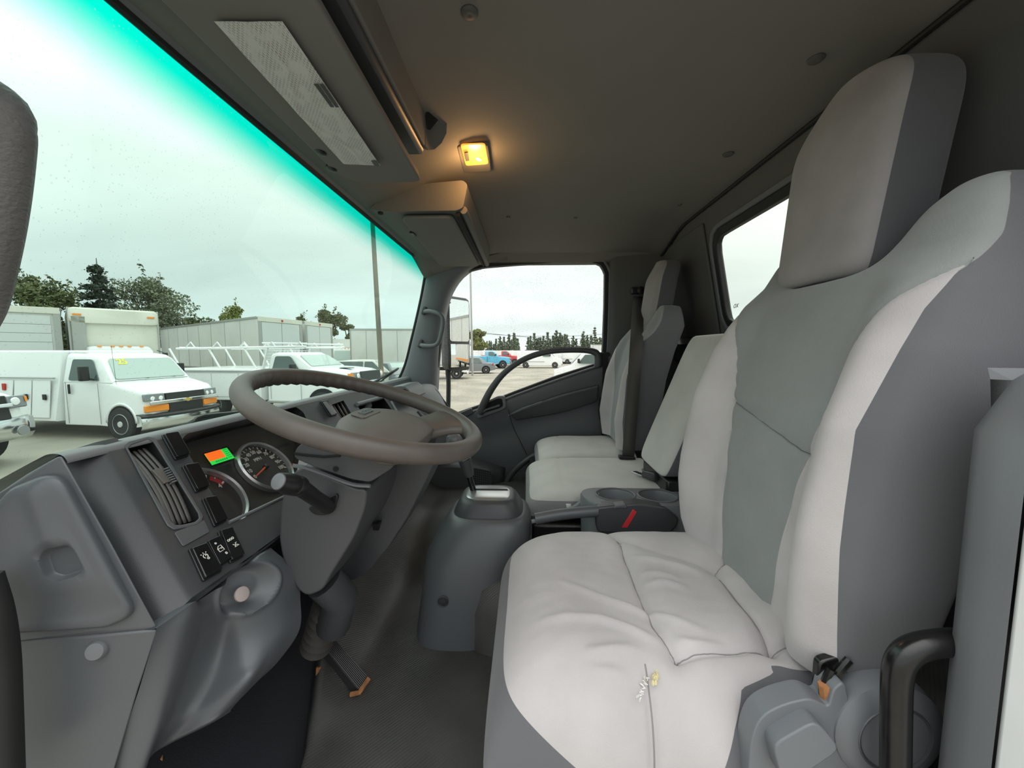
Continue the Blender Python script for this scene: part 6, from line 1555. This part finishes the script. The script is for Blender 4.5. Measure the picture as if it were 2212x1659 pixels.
def broad(label, h, w, blobs, m, loc, size=.10, n=2600, group=None):
    t = thing('broadleaf_tree', label, 'tree', loc, group)
    mb = MB(); mb.tube([V(0, 0, 0), V(.1, 0, h*.25), V(0, .1, h*.5)], [.22, .17, .12], 8); pts = []
    for k in range(blobs):
        a = rng.uniform(0, 2*PI); zf = rng.uniform(.28, .93); r = w*.5*math.sin(PI*min(1, (zf*.9+.08)))**.7*rng.uniform(.2, .85)
        c = V(r*math.cos(a), r*math.sin(a), h*zf); br = w*rng.uniform(.12, .20)
        mb.tube([V(0, 0, h*max(.15, zf-.35)), c*.6+V(0, 0, h*zf*.35), c], [.07, .05, .015], 5)
        q = rng.normal(size=(n//blobs, 3)); q /= np.linalg.norm(q, axis=1)[:, None]; q *= (rng.uniform(0, 1, size=(len(q), 1))**.45)*br; q[:, 2] *= .8
        pts.append(q+np.array(c))
        tip = V(c.x*1.0, c.y, c.z)+Vector(rng.normal(size=3))*br*.5+V(0, 0, br*.7)
        q2 = np.array([np.array(c.lerp(tip, u)) for u in rng.uniform(.4, 1.5, size=30)])+rng.normal(size=(30, 3))*.09; pts.append(q2)
    off = Vector(loc)
    o = MB(); o.v = [p+off for p in mb.v]; o.f = mb.f; o.build('trunk', bark, t)
    leaf_mesh('crown', np.concatenate(pts), size, m, t)
    return t
def conifer(label, h, w, m, loc, n=1800, size=.14, group=None, layers=13):
    t = thing('conifer_tree', label, 'tree', loc, group); mb = MB(); mb.tube([V(0, 0, 0), V(0, 0, h)], [.16, .02], 6); pts = []
    for k in range(layers):
        zf = .10+.88*k/layers; R = w*.5*(1-zf)**.85+.08
        nb = 7
        for b in range(nb):
            a = rng.uniform(0, 2*PI); L = R*rng.uniform(.7, 1.15); m_ = max(4, int(n/layers/nb*(1.5-zf)))
            u = rng.uniform(0, 1, size=m_)
            q = np.stack([np.cos(a)*u*L, np.sin(a)*u*L, h*zf-.30*u*L+.25*(u*L)**2*.3], 1)+rng.normal(size=(m_, 3))*.07*w/3
            pts.append(q); mb.tube([V(0, 0, h*zf), V(math.cos(a)*L, math.sin(a)*L, h*zf-.22*L)], [.03, .008], 4)
    off = Vector(loc); o = MB(); o.v = [p+off for p in mb.v]; o.f = mb.f; o.build('trunk', bark, t)
    leaf_mesh('needles', np.concatenate(pts), size, m, t)
    return t
def tloc(u, X): p = P(u, 757, X=X); return (p.x, p.y, GZ)
# along the left behind the trucks
broad('olive broadleaf tree at the far left above the roll up door', 6.6, 6.2, 20, LM[0], tloc(100, 24), 0.11, 11959)
broad('low olive bush tree leaning in at the left edge of the windscreen', 5.6, 4.6, 12, LM[0], tloc(-10, 25), 0.11, 6899)
conifer('dark spruce standing between the olive tree and the grey green tree', 8.0, 4.4, LM[2], tloc(226, 24.5), 9000, .11)
broad('tall grey green tree, the widest one behind the cream box truck', 7.4, 7.6, 24, LM[1], tloc(330, 29), 0.10, 16099)
broad('short olive tree filling the gap left of the dark spruce', 5.0, 4.4, 12, LM[3], tloc(205, 30), 0.10, 5979)
broad('rounded olive tree at the right flank of the grey green tree', 5.4, 4.6, 12, LM[0], tloc(415, 33), 0.10, 5979)
broad('small yellow green tree with bare upright twigs over the semi trailer', 6.3, 4.4, 13, LM[3], tloc(505, 36), 0.09, 5979)
broad('small round tree peeping over the second semi trailer', 6.0, 3.2, 9, LM[0], tloc(650, 42), 0.10, 3909)
broad('tall loose olive tree right of the semi trailers', 6.8, 4.6, 13, LM[0], tloc(712, 42), 0.11, 7359)
broad('low olive tree left of the large white box truck', 5.2, 3.6, 10, LM[0], tloc(752, 45), 0.11, 4600)
# beyond the passenger window
broad('tall bright yellow green tree right of the thin light pole', 8.4, 6.0, 22, LM[3], tloc(1032, 112), .22, 9000)
far = []
base = [conifer('slim conifer in the far tree line', 8.5, 4.2, LM[4], (0, 0, 0), 700, .34, 'far conifer line'), conifer('slim conifer in the far tree line', 7.0, 3.6, LM[4], (0, 0, 0), 600, .32, 'far conifer line')]
k = 0; us = []
u = 1052
while u < 1300:
    if not (1122 < u < 1136 or 1248 < u < 1256): us.append(u)
    u += rng.uniform(3.4, 6.0)
us += [900, 908, 915, 925, 1305, 1312, 1320, 1330, 1345, 1360]
for u in us:
    src = base[k % 2]; o = src if k < 2 else copy_tree(src)
    hgt = 1.0 if u < 1140 or u > 1225 else 1.25
    lx = tloc(u, 150+rng.uniform(-8, 8)); o.location = lx; s = hgt*rng.uniform(.72, 1.12)*.92; o.scale = (s, s, s); o.rotation_euler = (0, 0, rng.uniform(0, 6)); k += 1
for u, X, h, lab in ((1292, 96, 8.2, 'lone pointed spruce nearest the rear edge of the passenger window'), (1268, 100, 7.4, 'lone slim spruce left of the pointed one beyond the far vans'), (1118, 120, 8.0, 'dark slim conifer standing alone in the gap of the far tree line')):
    conifer(lab, h, 3.0, LM[4], tloc(u-8, X), 900, .22)
for q in ((15, -21, 13.5, 6.0),):
    conifer('tall dark spruce behind the orange striped truck, shown in the mirror', q[2], q[3], LM[2], (q[0], q[1], GZ), 3000, .25)

# ---- passenger door mirror and the wipers
mr = thing('door_mirror', 'tall black door mirror on its post outside the passenger window', 'mirror', tuple(P(965, 880, X=2.40)))
MX = 2.42
c0 = P(990, 722, X=MX); n_ = V(-.56, -.83, 0).normalized(); t_ = V(0, 0, 1).cross(n_).normalized()
if t_.y > 0: t_ = -t_
def mp_(a, b, d=0): return c0+t_*a+V(0, 0, 1)*b+n_*d
hw_, hh_ = .095, .225
MB().loft([[mp_(p.x, p.y, d) for p in resample(rpoly([(-hw_*f, -hh_*g, 0), (hw_*f, -hh_*g, 0), (hw_*f, hh_*g, 0), (-hw_*f, hh_*g, 0)], .035, 5), 48)] for f, g, d in ((.6, .8, -.085), (.92, .97, -.06), (1.03, 1.015, -.02), (1.03, 1.015, .006), (.985, .99, .010))]).build('mirror_shell', mat('speckled_wet_black', (.035, .036, .038), .35, vary=.9, vscale=140), mr)
mg = mat('mirror_glass', (.86, .88, .86), .015, 1.0)
MB().prism([mp_(p.x, p.y, .010) for p in rpoly([(-hw_*.90, -.045, 0), (hw_*.90, -.045, 0), (hw_*.90, hh_*.94, 0), (-hw_*.90, hh_*.94, 0)], .02, 4)], n_*.003).build('mirror_glass', mg, mr)
cvx = MB(); R = []
for i in range(13):
    r = []
    for j in range(13):
        a, b = lerp(-.082, .082, i/12), lerp(-.205, -.062, j/12); r.append(mp_(a, b, .018-.35*(a*a+(b+.133)**2)))
    R.append(r)
cvx.grid(R); cvx.build('convex_glass', mg, mr)
MB().tube(catmull([P(962, 668, X=2.40), P(964, 720, X=2.39), P(967, 780, X=2.38), P(969, 830, X=2.36), P(968, 890, X=2.32)], 20), [.020]*8+[.017]*6+[.014]*7, 10).build('mirror_post', M['rubber'], mr)
MB().tube([P(975, 660, X=2.40), P(958, 640, X=2.25), P(945, 640, X=2.16)], .012, 8).build('upper_bracket', M['rubber'], mr)
wpz = thing('windscreen_wiper', 'black windscreen wiper at the passenger end of the glass', 'wiper', (1.9, .80, -.2))
def wsx(u, v): return PP(u, v, ws_pt(1.2, 0)+V(0, .025, 0), V(0, 1, .302).normalized())
MB().tube([wsx(788, 835), wsx(815, 822), wsx(860, 796)], .006, 6).build('blade', M['rubber'], wpz)
MB().tube([wsx(805, 838), wsx(830, 818), wsx(858, 799)], .004, 6).build('arm', M['black'], wpz)
wp2 = thing('windscreen_wiper', 'black windscreen wiper low on the driver half of the glass', 'wiper', (.9, .80, -.2))
MB().tube([wsx(395, 925), wsx(420, 910), wsx(500, 893)], .006, 6).build('blade', M['rubber'], wp2)
MB().tube([wsx(400, 928), wsx(425, 903), wsx(440, 898), wsx(520, 890)], .004, 6).build('arm', M['black'], wp2)
